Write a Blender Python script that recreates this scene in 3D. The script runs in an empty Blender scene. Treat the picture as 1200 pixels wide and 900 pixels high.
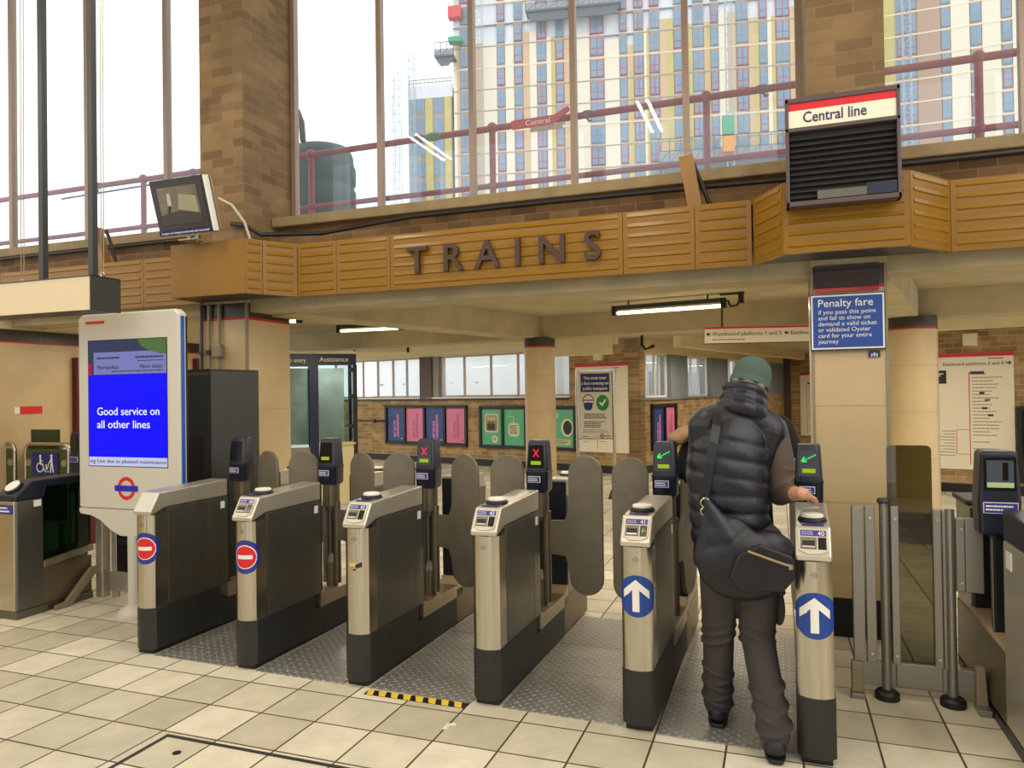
import bpy, bmesh, math, random
from mathutils import Vector, Matrix, Euler
from math import sin, cos, pi, radians
random.seed(7)
SC = bpy.context.scene
COL = SC.collection

# ------------------------------------------------------------------ camera
CAM = Vector((3.9446, -3.5407, 1.6762))
YAW, PITCH, ROLL, FPX = 0.34748, 0.01112, -0.01462, 862.7
_f = Vector((-sin(YAW) * cos(PITCH), cos(YAW) * cos(PITCH), sin(PITCH)))
_r = Vector((cos(YAW), sin(YAW), 0)); _u = _r.cross(_f)
_r2 = cos(ROLL) * _r + sin(ROLL) * _u
_u2 = -sin(ROLL) * _r + cos(ROLL) * _u
cd = bpy.data.cameras.new('camera'); cam = bpy.data.objects.new('camera', cd); COL.objects.link(cam)
cam.matrix_world = Matrix(((_r2.x, _u2.x, -_f.x, CAM.x), (_r2.y, _u2.y, -_f.y, CAM.y), (_r2.z, _u2.z, -_f.z, CAM.z), (0, 0, 0, 1)))
cd.sensor_width = 36.0; cd.lens = 36.0 * FPX / 1200.0; cd.clip_end = 600
SC.camera = cam

# ------------------------------------------------------------------ view, world, lights
SC.view_settings.view_transform = 'Standard'
SC.view_settings.look = 'None'
SC.view_settings.gamma = 1.0
SC.view_settings.use_curve_mapping = False
SC.view_settings.exposure = 0.0
SC.cycles.use_denoising = True
SC.cycles.max_bounces = 8
SC.cycles.transparent_max_bounces = 24
SKY = 1.7
w = bpy.data.worlds.new('overcast_sky'); SC.world = w; w.use_nodes = True
nt = w.node_tree; nt.nodes.clear()
out = nt.nodes.new('ShaderNodeOutputWorld'); bg = nt.nodes.new('ShaderNodeBackground')
tc = nt.nodes.new('ShaderNodeTexCoord'); nz = nt.nodes.new('ShaderNodeTexNoise'); rp = nt.nodes.new('ShaderNodeValToRGB')
nz.inputs['Scale'].default_value = 5.0; nz.inputs['Detail'].default_value = 4.0
rp.color_ramp.elements[0].position = 0.30; rp.color_ramp.elements[0].color = (0.74, 0.84, 0.92, 1)
rp.color_ramp.elements[1].position = 0.48; rp.color_ramp.elements[1].color = (1.0, 1.0, 0.99, 1)
nt.links.new(tc.outputs['Generated'], nz.inputs['Vector']); nt.links.new(nz.outputs['Fac'], rp.inputs['Fac'])
nt.links.new(rp.outputs['Color'], bg.inputs['Color']); bg.inputs['Strength'].default_value = SKY
nt.links.new(bg.outputs['Background'], out.inputs['Surface'])

def area(name, loc, sx, sy, power, color=(1, .86, .66), rot=(0, 0, 0)):
    l = bpy.data.lights.new(name, 'AREA'); l.shape = 'RECTANGLE'; l.size = sx; l.size_y = sy
    l.energy = power; l.color = color
    o = bpy.data.objects.new(name, l); COL.objects.link(o); o.location = loc; o.rotation_euler = rot
    return o
area('right_fill_light', (7.5, -2.4, 4.4), 7.5, 2.6, 120, (1, .98, .95), (0, radians(90), 0))  # unseen fill added on the right to brighten the pier's side face
WARM = (1, .90, .74)
HALL_P, CONC_P = 14.0, 30.0
for x in (-3.4, -.43, 2.53, 6.6):
    for dx in (-.06, .06):
        area('hall_lamp_light', (x + dx, -.2, 5.0), .03, 1.1, HALL_P, WARM)
        area('hall_lamp_light', (x + dx, -3.4, 5.0), .05, 1.1, HALL_P, WARM)
for x, y in ((-1.6, 4.6), (1.9, 3.6), (3.9, 3.3), (6.2, 4.0), (-1.2, 8.6), (2.6, 8.4), (5.6, 7.8), (2.9, 12.0), (4.3, 14.5), (5.4, 18.0), (-4.6, 10.5)):
    area('concourse_fill_light', (x, y, 2.38), 1.5, .2, CONC_P, WARM)  # fill lights added under the ceiling to brighten the concourse, without fittings
area('left_wall_fill_light', (-2.3, 3.0, 2.38), 1.2, .2, 16, WARM)  # extra fill, added to lift the left tiled wall
area('booth_fill_light', (-2.5, 6.2, 2.24), .5, .15, 7, (1, .96, .9))  # added inside the booth to lighten its back panel, no fitting there

# ------------------------------------------------------------------ materials
MATS = {}
def srgb(c):
    return tuple((v / 255 / 12.92) if v / 255 <= .04045 else ((v / 255 + .055) / 1.055) ** 2.4 for v in c) + (1,)
def mat(name, rgb, rough=.6, metal=0.0, var=0.0, vscale=6.0, bump=0.0, bscale=40.0, spec=.5, coat=0.0, emit=0.0, alpha=1.0, stretch=None):
    if name in MATS: return MATS[name]
    m = bpy.data.materials.new(name); m.use_nodes = True; MATS[name] = m
    t = m.node_tree; b = t.nodes['Principled BSDF']
    c = srgb(rgb)
    b.inputs['Base Color'].default_value = c if not emit else tuple(v * .12 for v in c[:3]) + (1,); b.inputs['Roughness'].default_value = rough; b.inputs['Metallic'].default_value = metal
    b.inputs['Specular IOR Level'].default_value = spec; b.inputs['Coat Weight'].default_value = coat; b.inputs['Alpha'].default_value = alpha
    if emit:
        b.inputs['Specular IOR Level'].default_value = .15
        b.inputs['Emission Color'].default_value = c; b.inputs['Emission Strength'].default_value = emit
    m.diffuse_color = c
    if var or bump:
        tcn = t.nodes.new('ShaderNodeTexCoord'); mp = t.nodes.new('ShaderNodeMapping')
        if stretch: mp.inputs['Scale'].default_value = stretch
        t.links.new(tcn.outputs['Object'], mp.inputs['Vector'])
    if var:
        n = t.nodes.new('ShaderNodeTexNoise'); n.inputs['Scale'].default_value = vscale; n.inputs['Detail'].default_value = 6
        n.inputs['Roughness'].default_value = .65
        t.links.new(mp.outputs['Vector'], n.inputs['Vector'])
        mx = t.nodes.new('ShaderNodeMix'); mx.data_type = 'RGBA'
        lo = tuple(v * (1 - var) for v in c[:3]) + (1,); hi = tuple(min(1, v * (1 + var)) for v in c[:3]) + (1,)
        mx.inputs[6].default_value = lo; mx.inputs[7].default_value = hi
        st = t.nodes.new('ShaderNodeMapRange'); st.inputs[1].default_value = .3; st.inputs[2].default_value = .7
        t.links.new(n.outputs['Fac'], st.inputs[0]); t.links.new(st.outputs[0], mx.inputs[0])
        t.links.new(mx.outputs[2], b.inputs['Base Color'])
    if bump:
        n2 = t.nodes.new('ShaderNodeTexNoise'); n2.inputs['Scale'].default_value = bscale; n2.inputs['Detail'].default_value = 5
        t.links.new(mp.outputs['Vector'], n2.inputs['Vector'])
        bp_ = t.nodes.new('ShaderNodeBump'); bp_.inputs['Strength'].default_value = bump; bp_.inputs['Distance'].default_value = .01
        t.links.new(n2.outputs['Fac'], bp_.inputs['Height']); t.links.new(bp_.outputs['Normal'], b.inputs['Normal'])
    return m

def math_node(t, op, a, b=None):
    n = t.nodes.new('ShaderNodeMath'); n.operation = op
    for i, v in enumerate((a, b)):
        if v is None: continue
        if isinstance(v, (int, float)): n.inputs[i].default_value = v
        else: t.links.new(v, n.inputs[i])
    return n.outputs[0]

def brick_mat(name, ux, uy, c1, c2, cm, bw=.24, bh=.084, mort=.006):
    """brickwork laid on upright walls; courses run along (ux,uy)"""
    m = bpy.data.materials.new(name); m.use_nodes = True; MATS[name] = m
    t = m.node_tree; b = t.nodes['Principled BSDF']; b.inputs['Roughness'].default_value = .85
    g = t.nodes.new('ShaderNodeNewGeometry'); s = t.nodes.new('ShaderNodeSeparateXYZ'); t.links.new(g.outputs['Position'], s.inputs[0])
    a = math_node(t, 'ADD', math_node(t, 'MULTIPLY', s.outputs[0], ux), math_node(t, 'MULTIPLY', s.outputs[1], uy))
    cmb = t.nodes.new('ShaderNodeCombineXYZ'); t.links.new(a, cmb.inputs[0]); t.links.new(s.outputs[2], cmb.inputs[1])
    br = t.nodes.new('ShaderNodeTexBrick'); t.links.new(cmb.outputs[0], br.inputs['Vector'])
    br.inputs['Scale'].default_value = 1; br.inputs['Brick Width'].default_value = bw; br.inputs['Row Height'].default_value = bh
    br.inputs['Mortar Size'].default_value = mort; br.inputs['Mortar Smooth'].default_value = .3; br.inputs['Bias'].default_value = -.1
    br.inputs['Color1'].default_value = srgb(c1); br.inputs['Color2'].default_value = srgb(c2); br.inputs['Mortar'].default_value = srgb(cm)
    n = t.nodes.new('ShaderNodeTexNoise'); n.inputs['Scale'].default_value = 3.0; n.inputs['Detail'].default_value = 8
    t.links.new(cmb.outputs[0], n.inputs['Vector'])
    mx = t.nodes.new('ShaderNodeMix'); mx.data_type = 'RGBA'; mx.blend_type = 'MULTIPLY'; mx.inputs[0].default_value = .8
    mr = t.nodes.new('ShaderNodeMapRange'); mr.inputs[1].default_value = .3; mr.inputs[2].default_value = .7; mr.inputs[3].default_value = .7; mr.inputs[4].default_value = 1.15
    t.links.new(n.outputs['Fac'], mr.inputs[0]); cc = t.nodes.new('ShaderNodeCombineColor')
    for i in range(3): t.links.new(mr.outputs[0], cc.inputs[i])
    t.links.new(br.outputs['Color'], mx.inputs[6]); t.links.new(cc.outputs[0], mx.inputs[7])
    t.links.new(mx.outputs[2], b.inputs['Base Color'])
    bu = t.nodes.new('ShaderNodeBump'); bu.inputs['Strength'].default_value = .5; bu.inputs['Distance'].default_value = .006
    inv = math_node(t, 'SUBTRACT', 1.0, br.outputs['Fac'])
    t.links.new(inv, bu.inputs['Height']); t.links.new(bu.outputs['Normal'], b.inputs['Normal'])
    return m

def tile_floor_mat():
    m = bpy.data.materials.new('cream_floor_tiles'); m.use_nodes = True; t = m.node_tree; b = t.nodes['Principled BSDF']
    g = t.nodes.new('ShaderNodeNewGeometry')
    br = t.nodes.new('ShaderNodeTexBrick'); br.offset = 0; br.squash = 1; t.links.new(g.outputs['Position'], br.inputs['Vector'])
    br.inputs['Scale'].default_value = 1; br.inputs['Brick Width'].default_value = .335; br.inputs['Row Height'].default_value = .32286
    br.inputs['Mortar Size'].default_value = .0056; br.inputs['Mortar Smooth'].default_value = .2; br.inputs['Bias'].default_value = 0
    br.inputs['Color1'].default_value = srgb((236, 228, 206)); br.inputs['Color2'].default_value = srgb((196, 188, 164)); br.inputs['Mortar'].default_value = srgb((84, 70, 54))
    n = t.nodes.new('ShaderNodeTexNoise'); n.inputs['Scale'].default_value = 5; n.inputs['Detail'].default_value = 8; n.inputs['Roughness'].default_value = .7
    t.links.new(g.outputs['Position'], n.inputs['Vector'])
    mr = t.nodes.new('ShaderNodeMapRange'); mr.inputs[1].default_value = .35; mr.inputs[2].default_value = .7; mr.inputs[3].default_value = .84; mr.inputs[4].default_value = 1.05
    t.links.new(n.outputs['Fac'], mr.inputs[0]); cc = t.nodes.new('ShaderNodeCombineColor')
    for i in range(3): t.links.new(mr.outputs[0], cc.inputs[i])
    mx = t.nodes.new('ShaderNodeMix'); mx.data_type = 'RGBA'; mx.blend_type = 'MULTIPLY'; mx.inputs[0].default_value = 1
    t.links.new(br.outputs['Color'], mx.inputs[6]); t.links.new(cc.outputs[0], mx.inputs[7]); t.links.new(mx.outputs[2], b.inputs['Base Color'])
    b.inputs['Roughness'].default_value = .42
    rr = t.nodes.new('ShaderNodeMapRange'); rr.inputs[3].default_value = .3; rr.inputs[4].default_value = .6
    t.links.new(n.outputs['Fac'], rr.inputs[0]); t.links.new(rr.outputs[0], b.inputs['Roughness'])
    bu = t.nodes.new('ShaderNodeBump'); bu.inputs['Strength'].default_value = .6; bu.inputs['Distance'].default_value = .004
    t.links.new(math_node(t, 'SUBTRACT', 1.0, br.outputs['Fac']), bu.inputs['Height']); t.links.new(bu.outputs['Normal'], b.inputs['Normal'])
    return m

def tread_mat():
    m = bpy.data.materials.new('tread_plate_steel'); m.use_nodes = True; t = m.node_tree; b = t.nodes['Principled BSDF']
    b.inputs['Metallic'].default_value = .6; b.inputs['Roughness'].default_value = .33; b.inputs['Base Color'].default_value = srgb((196, 196, 196))
    g = t.nodes.new('ShaderNodeNewGeometry'); s = t.nodes.new('ShaderNodeSeparateXYZ'); t.links.new(g.outputs['Position'], s.inputs[0])
    k = 17.0
    u = math_node(t, 'MULTIPLY', math_node(t, 'ADD', s.outputs[0], s.outputs[1]), k); v = math_node(t, 'MULTIPLY', math_node(t, 'SUBTRACT', s.outputs[0], s.outputs[1]), k)
    par = math_node(t, 'FLOORED_MODULO', math_node(t, 'ADD', math_node(t, 'FLOOR', u), math_node(t, 'FLOOR', v)), 2.0)
    fu = math_node(t, 'SUBTRACT', math_node(t, 'FRACT', u), .5); fv = math_node(t, 'SUBTRACT', math_node(t, 'FRACT', v), .5)
    ip = math_node(t, 'SUBTRACT', 1.0, par)
    al = math_node(t, 'ADD', math_node(t, 'MULTIPLY', fu, par), math_node(t, 'MULTIPLY', fv, ip))
    ac = math_node(t, 'ADD', math_node(t, 'MULTIPLY', fv, par), math_node(t, 'MULTIPLY', fu, ip))
    d = math_node(t, 'ADD', math_node(t, 'POWER', math_node(t, 'DIVIDE', math_node(t, 'ABSOLUTE', al), .46), 2.0), math_node(t, 'POWER', math_node(t, 'DIVIDE', math_node(t, 'ABSOLUTE', ac), .17), 2.0))
    h = math_node(t, 'MAXIMUM', math_node(t, 'SUBTRACT', 1.0, d), 0.0)
    bu = t.nodes.new('ShaderNodeBump'); bu.inputs['Strength'].default_value = 1; bu.inputs['Distance'].default_value = .007
    t.links.new(h, bu.inputs['Height']); t.links.new(bu.outputs['Normal'], b.inputs['Normal'])
    cm = t.nodes.new('ShaderNodeMix'); cm.data_type = 'RGBA'; cm.inputs[6].default_value = srgb((172, 170, 166)); cm.inputs[7].default_value = srgb((232, 232, 228)); t.links.new(h, cm.inputs[0]); t.links.new(cm.outputs[2], b.inputs['Base Color'])  # highlights of the raised lozenges put into the colour
    n = t.nodes.new('ShaderNodeTexNoise'); n.inputs['Scale'].default_value = 6; n.inputs['Detail'].default_value = 6
    t.links.new(g.outputs['Position'], n.inputs['Vector'])
    rr = t.nodes.new('ShaderNodeMapRange'); rr.inputs[3].default_value = .2; rr.inputs[4].default_value = .5
    t.links.new(n.outputs['Fac'], rr.inputs[0]); t.links.new(rr.outputs[0], b.inputs['Roughness'])
    return m

def glass_mat(name, tint=(.93, .97, 1), refl=.06, rough=.02, veil=0.0):
    m = bpy.data.materials.new(name); m.use_nodes = True; t = m.node_tree; t.nodes.clear()
    o = t.nodes.new('ShaderNodeOutputMaterial'); tr = t.nodes.new('ShaderNodeBsdfTransparent'); gl = t.nodes.new('ShaderNodeBsdfGlossy')
    tr.inputs[0].default_value = tint + (1,); gl.inputs['Roughness'].default_value = rough
    lw = t.nodes.new('ShaderNodeLayerWeight'); lw.inputs[0].default_value = .5
    mx = t.nodes.new('ShaderNodeMixShader'); src = tr.outputs[0]
    if veil:
        tl = t.nodes.new('ShaderNodeBsdfTranslucent'); tl.inputs[0].default_value = (.95, .95, .95, 1); m2 = t.nodes.new('ShaderNodeMixShader'); m2.inputs[0].default_value = veil  # translucent white share puts the washed-out haze of the view into the pane
        t.links.new(tr.outputs[0], m2.inputs[1]); t.links.new(tl.outputs[0], m2.inputs[2]); src = m2.outputs[0]
    sch = math_node(t, 'ADD', math_node(t, 'MULTIPLY', math_node(t, 'POWER', lw.outputs['Facing'], 5.0), .6), refl * .6)
    t.links.new(sch, mx.inputs[0]); t.links.new(src, mx.inputs[1]); t.links.new(gl.outputs[0], mx.inputs[2]); t.links.new(mx.outputs[0], o.inputs[0])
    MATS[name] = m; return m

# ------------------------------------------------------------------ mesh helpers
class MB:
    def __init__(s): s.v = []; s.f = []; s.m = []; s.slots = []
    def slot(s, m):
        if m not in s.slots: s.slots.append(m)
        return s.slots.index(m)
    def add(s, vs, fs, m):
        k = len(s.v); i = s.slot(m); s.v += [Vector(p) for p in vs]; s.f += [[k + j for j in f] for f in fs]; s.m += [i] * len(fs); return s
    def box(s, x0, x1, y0, y1, z0, z1, m, M=None):
        x0, x1 = min(x0, x1), max(x0, x1); y0, y1 = min(y0, y1), max(y0, y1); z0, z1 = min(z0, z1), max(z0, z1)
        P = [Vector((x, y, z)) for z in (z0, z1) for y in (y0, y1) for x in (x0, x1)]
        if M is not None: P = [M @ p for p in P]
        return s.add(P, [(0, 2, 3, 1), (4, 5, 7, 6), (0, 1, 5, 4), (2, 6, 7, 3), (0, 4, 6, 2), (1, 3, 7, 5)], m)
    def prism(s, poly, a, b, m, axis='z', M=None):
        """poly of 2-D points extruded from a to b along axis: z:(x,y) y:(x,z) x:(y,z)"""
        def P(p, t):
            return {'z': (p[0], p[1], t), 'y': (p[0], t, p[1]), 'x': (t, p[0], p[1])}[axis]
        n = len(poly)
        V = [Vector(P(p, a)) for p in poly] + [Vector(P(p, b)) for p in poly]
        if M is not None: V = [M @ p for p in V]
        F = [list(range(n)), list(range(2 * n - 1, n - 1, -1))] + [(i, i + n, (i + 1) % n + n, (i + 1) % n) for i in range(n)]
        return s.add(V, F, m)
    def loft(s, rings, m, cap=True, closed=True):
        n = len(rings[0]); V = [p for r in rings for p in r]; F = []
        for j in range(len(rings) - 1):
            for i in range(n if closed else n - 1):
                F.append((j * n + i, j * n + (i + 1) % n, (j + 1) * n + (i + 1) % n, (j + 1) * n + i))
        if cap: F += [list(range(n - 1, -1, -1)), [(len(rings) - 1) * n + i for i in range(n)]]
        return s.add(V, F, m)
    def cyl(s, p0, p1, r0, m, r1=None, n=16):
        p0, p1 = Vector(p0), Vector(p1); r1 = r0 if r1 is None else r1
        q = (p1 - p0).to_track_quat('Z', 'Y')
        R = [[p + q @ Vector((r * cos(2 * pi * i / n), r * sin(2 * pi * i / n), 0)) for i in range(n)] for p, r in ((p0, r0), (p1, r1))]
        return s.loft(R, m)
    def tube(s, path, r, m, n=10):
        path = [Vector(p) for p in path]; R = []; up = Vector((0, 0, 1))
        prev = None
        for i, p in enumerate(path):
            d = (path[min(i + 1, len(path) - 1)] - path[max(i - 1, 0)]).normalized()
            if prev is None:
                a = d.orthogonal().normalized()
            else:
                a = (prev - d * prev.dot(d)).normalized()
            prev = a; b = d.cross(a)
            R.append([p + a * r * cos(2 * pi * k / n) + b * r * sin(2 * pi * k / n) for k in range(n)])
        return s.loft(R, m)
    def lathe(s, prof, m, c=(0, 0, 0), n=28, sx=1, sy=1):
        R = [[Vector((c[0] + r * cos(2 * pi * i / n) * sx, c[1] + r * sin(2 * pi * i / n) * sy, c[2] + z)) for i in range(n)] for r, z in prof]
        return s.loft(R, m)
    def ell(s, c, rx, ry, rz, m, n=16, k=10, rot=None):
        R = []
        for j in range(k + 1):
            a = -pi / 2 + pi * j / k; rr = max(cos(a), .02)
            ring = []
            for i in range(n):
                p = Vector((rx * rr * cos(2 * pi * i / n), ry * rr * sin(2 * pi * i / n), rz * sin(a)))
                if rot is not None: p = rot @ p
                ring.append(Vector(c) + p)
            R.append(ring)
        return s.loft(R, m)
    def cone(s, a, b, ra, rb, m, n=14, k=4):
        """tapered capsule: round ends of radius ra, rb"""
        a, b = Vector(a), Vector(b); d = (b - a); q = d.to_track_quat('Z', 'Y'); dn = d.normalized(); R = []
        prof = [(-ra * cos(pi / 2 * j / k), ra * sin(pi / 2 * j / k), a) for j in range(k + 1)] + [(rb * sin(pi / 2 * j / k), rb * cos(pi / 2 * j / k), b) for j in range(k + 1)]
        for t, r, c in prof:
            r = max(r, .0005)
            R.append([c + dn * t + q @ Vector((r * cos(2 * pi * i / n), r * sin(2 * pi * i / n), 0)) for i in range(n)])
        return s.loft(R, m)
    def xf(s, M):
        s.v = [M @ p for p in s.v]; return s
    def build(s, name, parent=None, bevel=0.0, smooth=35, loc=None, seg=2):
        me = bpy.data.meshes.new(name); me.from_pydata([tuple(p) for p in s.v], [], s.f)
        for m in s.slots: me.materials.append(m)
        me.polygons.foreach_set('material_index', s.m)
        bm = bmesh.new(); bm.from_mesh(me); bmesh.ops.recalc_face_normals(bm, faces=bm.faces); bm.to_mesh(me); bm.free()
        if smooth:
            me.polygons.foreach_set('use_smooth', [True] * len(me.polygons)); me.set_sharp_from_angle(angle=radians(smooth))
        me.update()
        o = bpy.data.objects.new(name, me); COL.objects.link(o)
        if parent is not None: o.parent = parent
        if loc is not None: o.location = loc
        if bevel:
            b = o.modifiers.new('edge', 'BEVEL'); b.width = bevel; b.segments = seg; b.limit_method = 'ANGLE'; b.angle_limit = radians(40)
        return o

def tag(o, label, cat, group=None):
    o['label'] = label; o['category'] = cat
    if group: o['group'] = group
    return o
def thing(name, label, cat, loc=(0, 0, 0), rotz=0.0, group=None, rot=None):
    o = bpy.data.objects.new(name, None); COL.objects.link(o); o.empty_display_size = .1
    o.location = loc; o.rotation_euler = rot if rot else (0, 0, rotz)
    return tag(o, label, cat, group)
def struct(o): o['kind'] = 'structure'; return o

def text_mb(mb, body, size, origin, m, right=(1, 0, 0), up=(0, 0, 1), align='LEFT', ext=.0008, spacing=1.0, width=None, bold=0.0, line=1.0):
    """lettering laid on the plane (right, up) at origin"""
    cu = bpy.data.curves.new('t', 'FONT'); cu.body = body; cu.size = size; cu.extrude = ext; cu.align_x = align; cu.space_character = spacing; cu.offset = bold
    cu.space_line = line; cu.resolution_u = 3
    ob = bpy.data.objects.new('t', cu); COL.objects.link(ob)
    dg = bpy.context.evaluated_depsgraph_get(); me = bpy.data.meshes.new_from_object(ob.evaluated_get(dg))
    r, u = Vector(right).normalized(), Vector(up).normalized(); n = r.cross(u)
    sx = 1.0
    if width and len(me.vertices):
        xs = [v.co.x for v in me.vertices]; sx = width / max(1e-6, max(xs) - min(xs))
    o = Vector(origin)
    V = [o + r * (v.co.x * sx) + u * v.co.y + n * v.co.z for v in me.vertices]
    mb.add(V, [list(p.vertices) for p in me.polygons], m)
    bpy.data.objects.remove(ob); bpy.data.curves.remove(cu); bpy.data.meshes.remove(me)
    return mb

def blur_lines(mb, x0, x1, z0, z1, n, m, y=-.001, h=.45, ragged=.3, rnd=None):
    """rows of small print too small to read: broken thin strokes"""
    rnd = rnd or random
    st = (z1 - z0) / n
    for i in range(n):
        z = z1 - (i + .5) * st; x = x0; xe = x1 - rnd.random() * ragged * (x1 - x0)
        while x < xe:
            L = min((x1 - x0) * rnd.uniform(.06, .16), xe - x)
            mb.box(x, x + L, y, y + .0008, z - st * h / 2, z + st * h / 2, m); x += L + (x1 - x0) * .018
    return mb
# ------------------------------------------------------------------ palette
M_TILEFLOOR = tile_floor_mat(); M_TREAD = tread_mat()
M_BRICK_HI = brick_mat('brown_hall_brick', 1, 1, (146, 118, 80), (112, 87, 57), (140, 116, 84))
M_BRICK_DK = brick_mat('dark_ledge_brick', 1, 1, (150, 116, 74), (112, 84, 54), (152, 128, 94))
PH = radians(-16)
M_BRICK_BK = brick_mat('concourse_brick_rear', cos(PH), sin(PH), (188, 156, 106), (144, 112, 72), (198, 176, 138))
M_BRICK_WW = brick_mat('concourse_brick_side', -sin(PH), cos(PH), (188, 156, 106), (144, 112, 72), (198, 176, 138))
M_CONC = mat('painted_concrete', (186, 173, 138), .8, var=.16, vscale=2.5, bump=.25, bscale=30)
M_CREAM = mat('cream_paint', (232, 216, 172), .65, var=.05, vscale=2)
M_BEIGE = mat('beige_cladding_tile', (202, 178, 134), .4, var=.07, vscale=3)
M_BAND = mat('charcoal_band_tile', (62, 52, 50), .3, var=.15, vscale=5)
M_RED = mat('red_stripe', (190, 28, 34), .45)
M_BLACK = mat('black_paint', (22, 22, 24), .45)
M_GROUT = mat('beige_joint', (160, 132, 92), .8)
M_STONE = mat('stone_sill', (148, 128, 94), .85, var=.2, vscale=6, bump=.3, bscale=25)
M_FASCIA = mat('ochre_enamel', (138, 98, 20), .24, var=.08, vscale=1.5, spec=.35, stretch=(1, 1, 6))
M_FASCIA_S = mat('ochre_smooth_board', (136, 97, 24), .4, spec=.3, var=.1, vscale=2)
M_LETTER = mat('brown_letter', (70, 44, 32), .5)
M_MULL = mat('bronze_mullion', (150, 128, 112), .4, metal=.3)
M_PANE = glass_mat('window_glass', (.96, .985, 1.0), .06, veil=.055)
M_STEEL = mat('brushed_steel', (192, 186, 172), .22, metal=.97, var=.06, vscale=14, stretch=(1, 1, .06))
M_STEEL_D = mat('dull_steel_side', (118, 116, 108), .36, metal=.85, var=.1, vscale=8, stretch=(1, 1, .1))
M_HEAD = mat('satin_metal_head', (200, 194, 180), .34, metal=.7, var=.05, vscale=10)
M_PLINTH = mat('charcoal_plinth', (36, 37, 35), .5, var=.12, vscale=6)
M_NAVY = mat('navy_plastic', (22, 28, 44), .38)
M_NAVYDARK = mat('navy_recess', (18, 22, 34), .5)
M_PADDLE = mat('grey_brown_paddle', (116, 108, 92), .42, metal=.35, var=.12, vscale=9)
M_WHITE = mat('white_enamel', (240, 238, 230), .4)
M_SIGNCREAM = mat('cream_sign_enamel', (240, 230, 204), .35)
M_BLUE = mat('signal_blue', (24, 66, 150), .4)
M_NAVYTXT = mat('dark_blue_ink', (28, 34, 96), .5)
M_INK = mat('dark_ink', (40, 36, 40), .6)
M_PURPLE = mat('violet_label', (58, 50, 140), .4)
M_REDX = mat('lit_red_cross', (250, 40, 50), .5, emit=1.6)
M_GREENX = mat('lit_green_arrow', (40, 235, 90), .5, emit=1.6)
M_LIME = mat('lit_lime_strip', (176, 205, 20), .5, emit=.7)
M_SCREENBLACK = mat('dark_screen', (22, 22, 26), .12)
M_TUBE = mat('lit_fluorescent_tube', (255, 232, 186), .5, emit=4.5)
M_PIPE = mat('grey_conduit', (150, 138, 112), .5, metal=.3)
M_DARKMETAL = mat('dark_grey_metal', (70, 70, 68), .45, metal=.5)
M_REDPIPE = mat('red_painted_pipe', (150, 52, 62), .5)

# ------------------------------------------------------------------ the setting
K = Vector((1.33, 11.03, 0)); U = Vector((cos(PH), sin(PH), 0)); V = Vector((-sin(PH), cos(PH), 0))
MK = Matrix.Translation(K) @ Matrix.Rotation(PH, 4, 'Z')                # rear wall frame: x along wall, y away
MW = Matrix.Translation(K) @ Matrix.Rotation(PH + pi / 2, 4, 'Z')       # window wall frame: x away along wall, -y faces the corridor
ME = Matrix.Translation((6.8, 9.7, 0)) @ Matrix.Rotation(PH, 4, 'Z')    # right map wall frame

b = MB(); b.box(-14, 14, -9, 26, -.12, 0, M_TILEFLOOR); struct(b.build('floor', smooth=0))
CEIL = [(-9, 2.0), (10.5, 2.0), (10.5, 8.9), (5.6, 10.4), (8.4, 20.2), (4.2, 21.3), (1.25, 11.3), (-7.7, 13.9), (-9, 13.9)]
b = MB(); b.prism(CEIL, 2.72, 2.9, M_CONC); struct(b.build('ceiling', smooth=0))
b = MB(); b.prism([(5.3, 10.2), (5.5, 10.15), (8.4, 20.0), (8.2, 20.1)], 0, 2.72, M_BRICK_WW); struct(b.build('wall_corridor_right', smooth=0))

# front beam under the fascia and brickwork over it
b = MB(); b.box(-7, 9, 1.93, 2.30, 2.44, 2.72, M_CONC); struct(b.build('trim_1', smooth=0, bevel=.01))
b = MB(); b.box(-7, 9, 2.40, 2.58, 2.72, 3.28, M_BRICK_DK); struct(b.build('wall_front', smooth=0))
b = MB(); b.box(-7, -1.09, 2.28, 2.72, 3.28, 3.375, M_STONE); b.box(-.585, 4.15, 2.28, 2.72, 3.28, 3.375, M_STONE); b.box(4.65, 9, 2.28, 2.72, 3.28, 3.375, M_STONE)
struct(b.build('trim_2', smooth=0, bevel=.012))
for x0, x1, n in ((-1.08, -.59, 'left'), (4.16, 4.645, 'right')):
    b = MB(); b.box(x0, x1, 1.9, 2.66, 2.98, 7.4, M_BRICK_HI); struct(b.build('wall_pier_' + n, smooth=0))
# ticket hall side wall and high roof strip over the windows
b = MB(); b.box(7.6, 7.8, -7, 1.7, 0, 2.9, M_BRICK_HI); struct(b.build('wall_right', smooth=0))
b = MB()
for x0, x1 in ((-8, -3.4), (-1.6, .4), (2.0, 3.2), (5.6, 7.8)): b.box(x0, x1, -7.2, -7.0, 0, 3.0, M_BRICK_HI)
b.box(-8, 7.8, -7.2, -7.0, 3.0, 3.8, M_BRICK_HI)
for x in (-8, -4, 0, 4, 7.4): b.box(x, x + .4, -7.2, -7.0, 3.8, 7.4, M_BRICK_HI)
struct(b.build('wall_entrance', smooth=0))
b = MB(); b.box(-8, 9, -7.0, 3.1, 7.4, 7.55, M_CREAM); struct(b.build('ceiling_hall', smooth=0))

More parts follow.
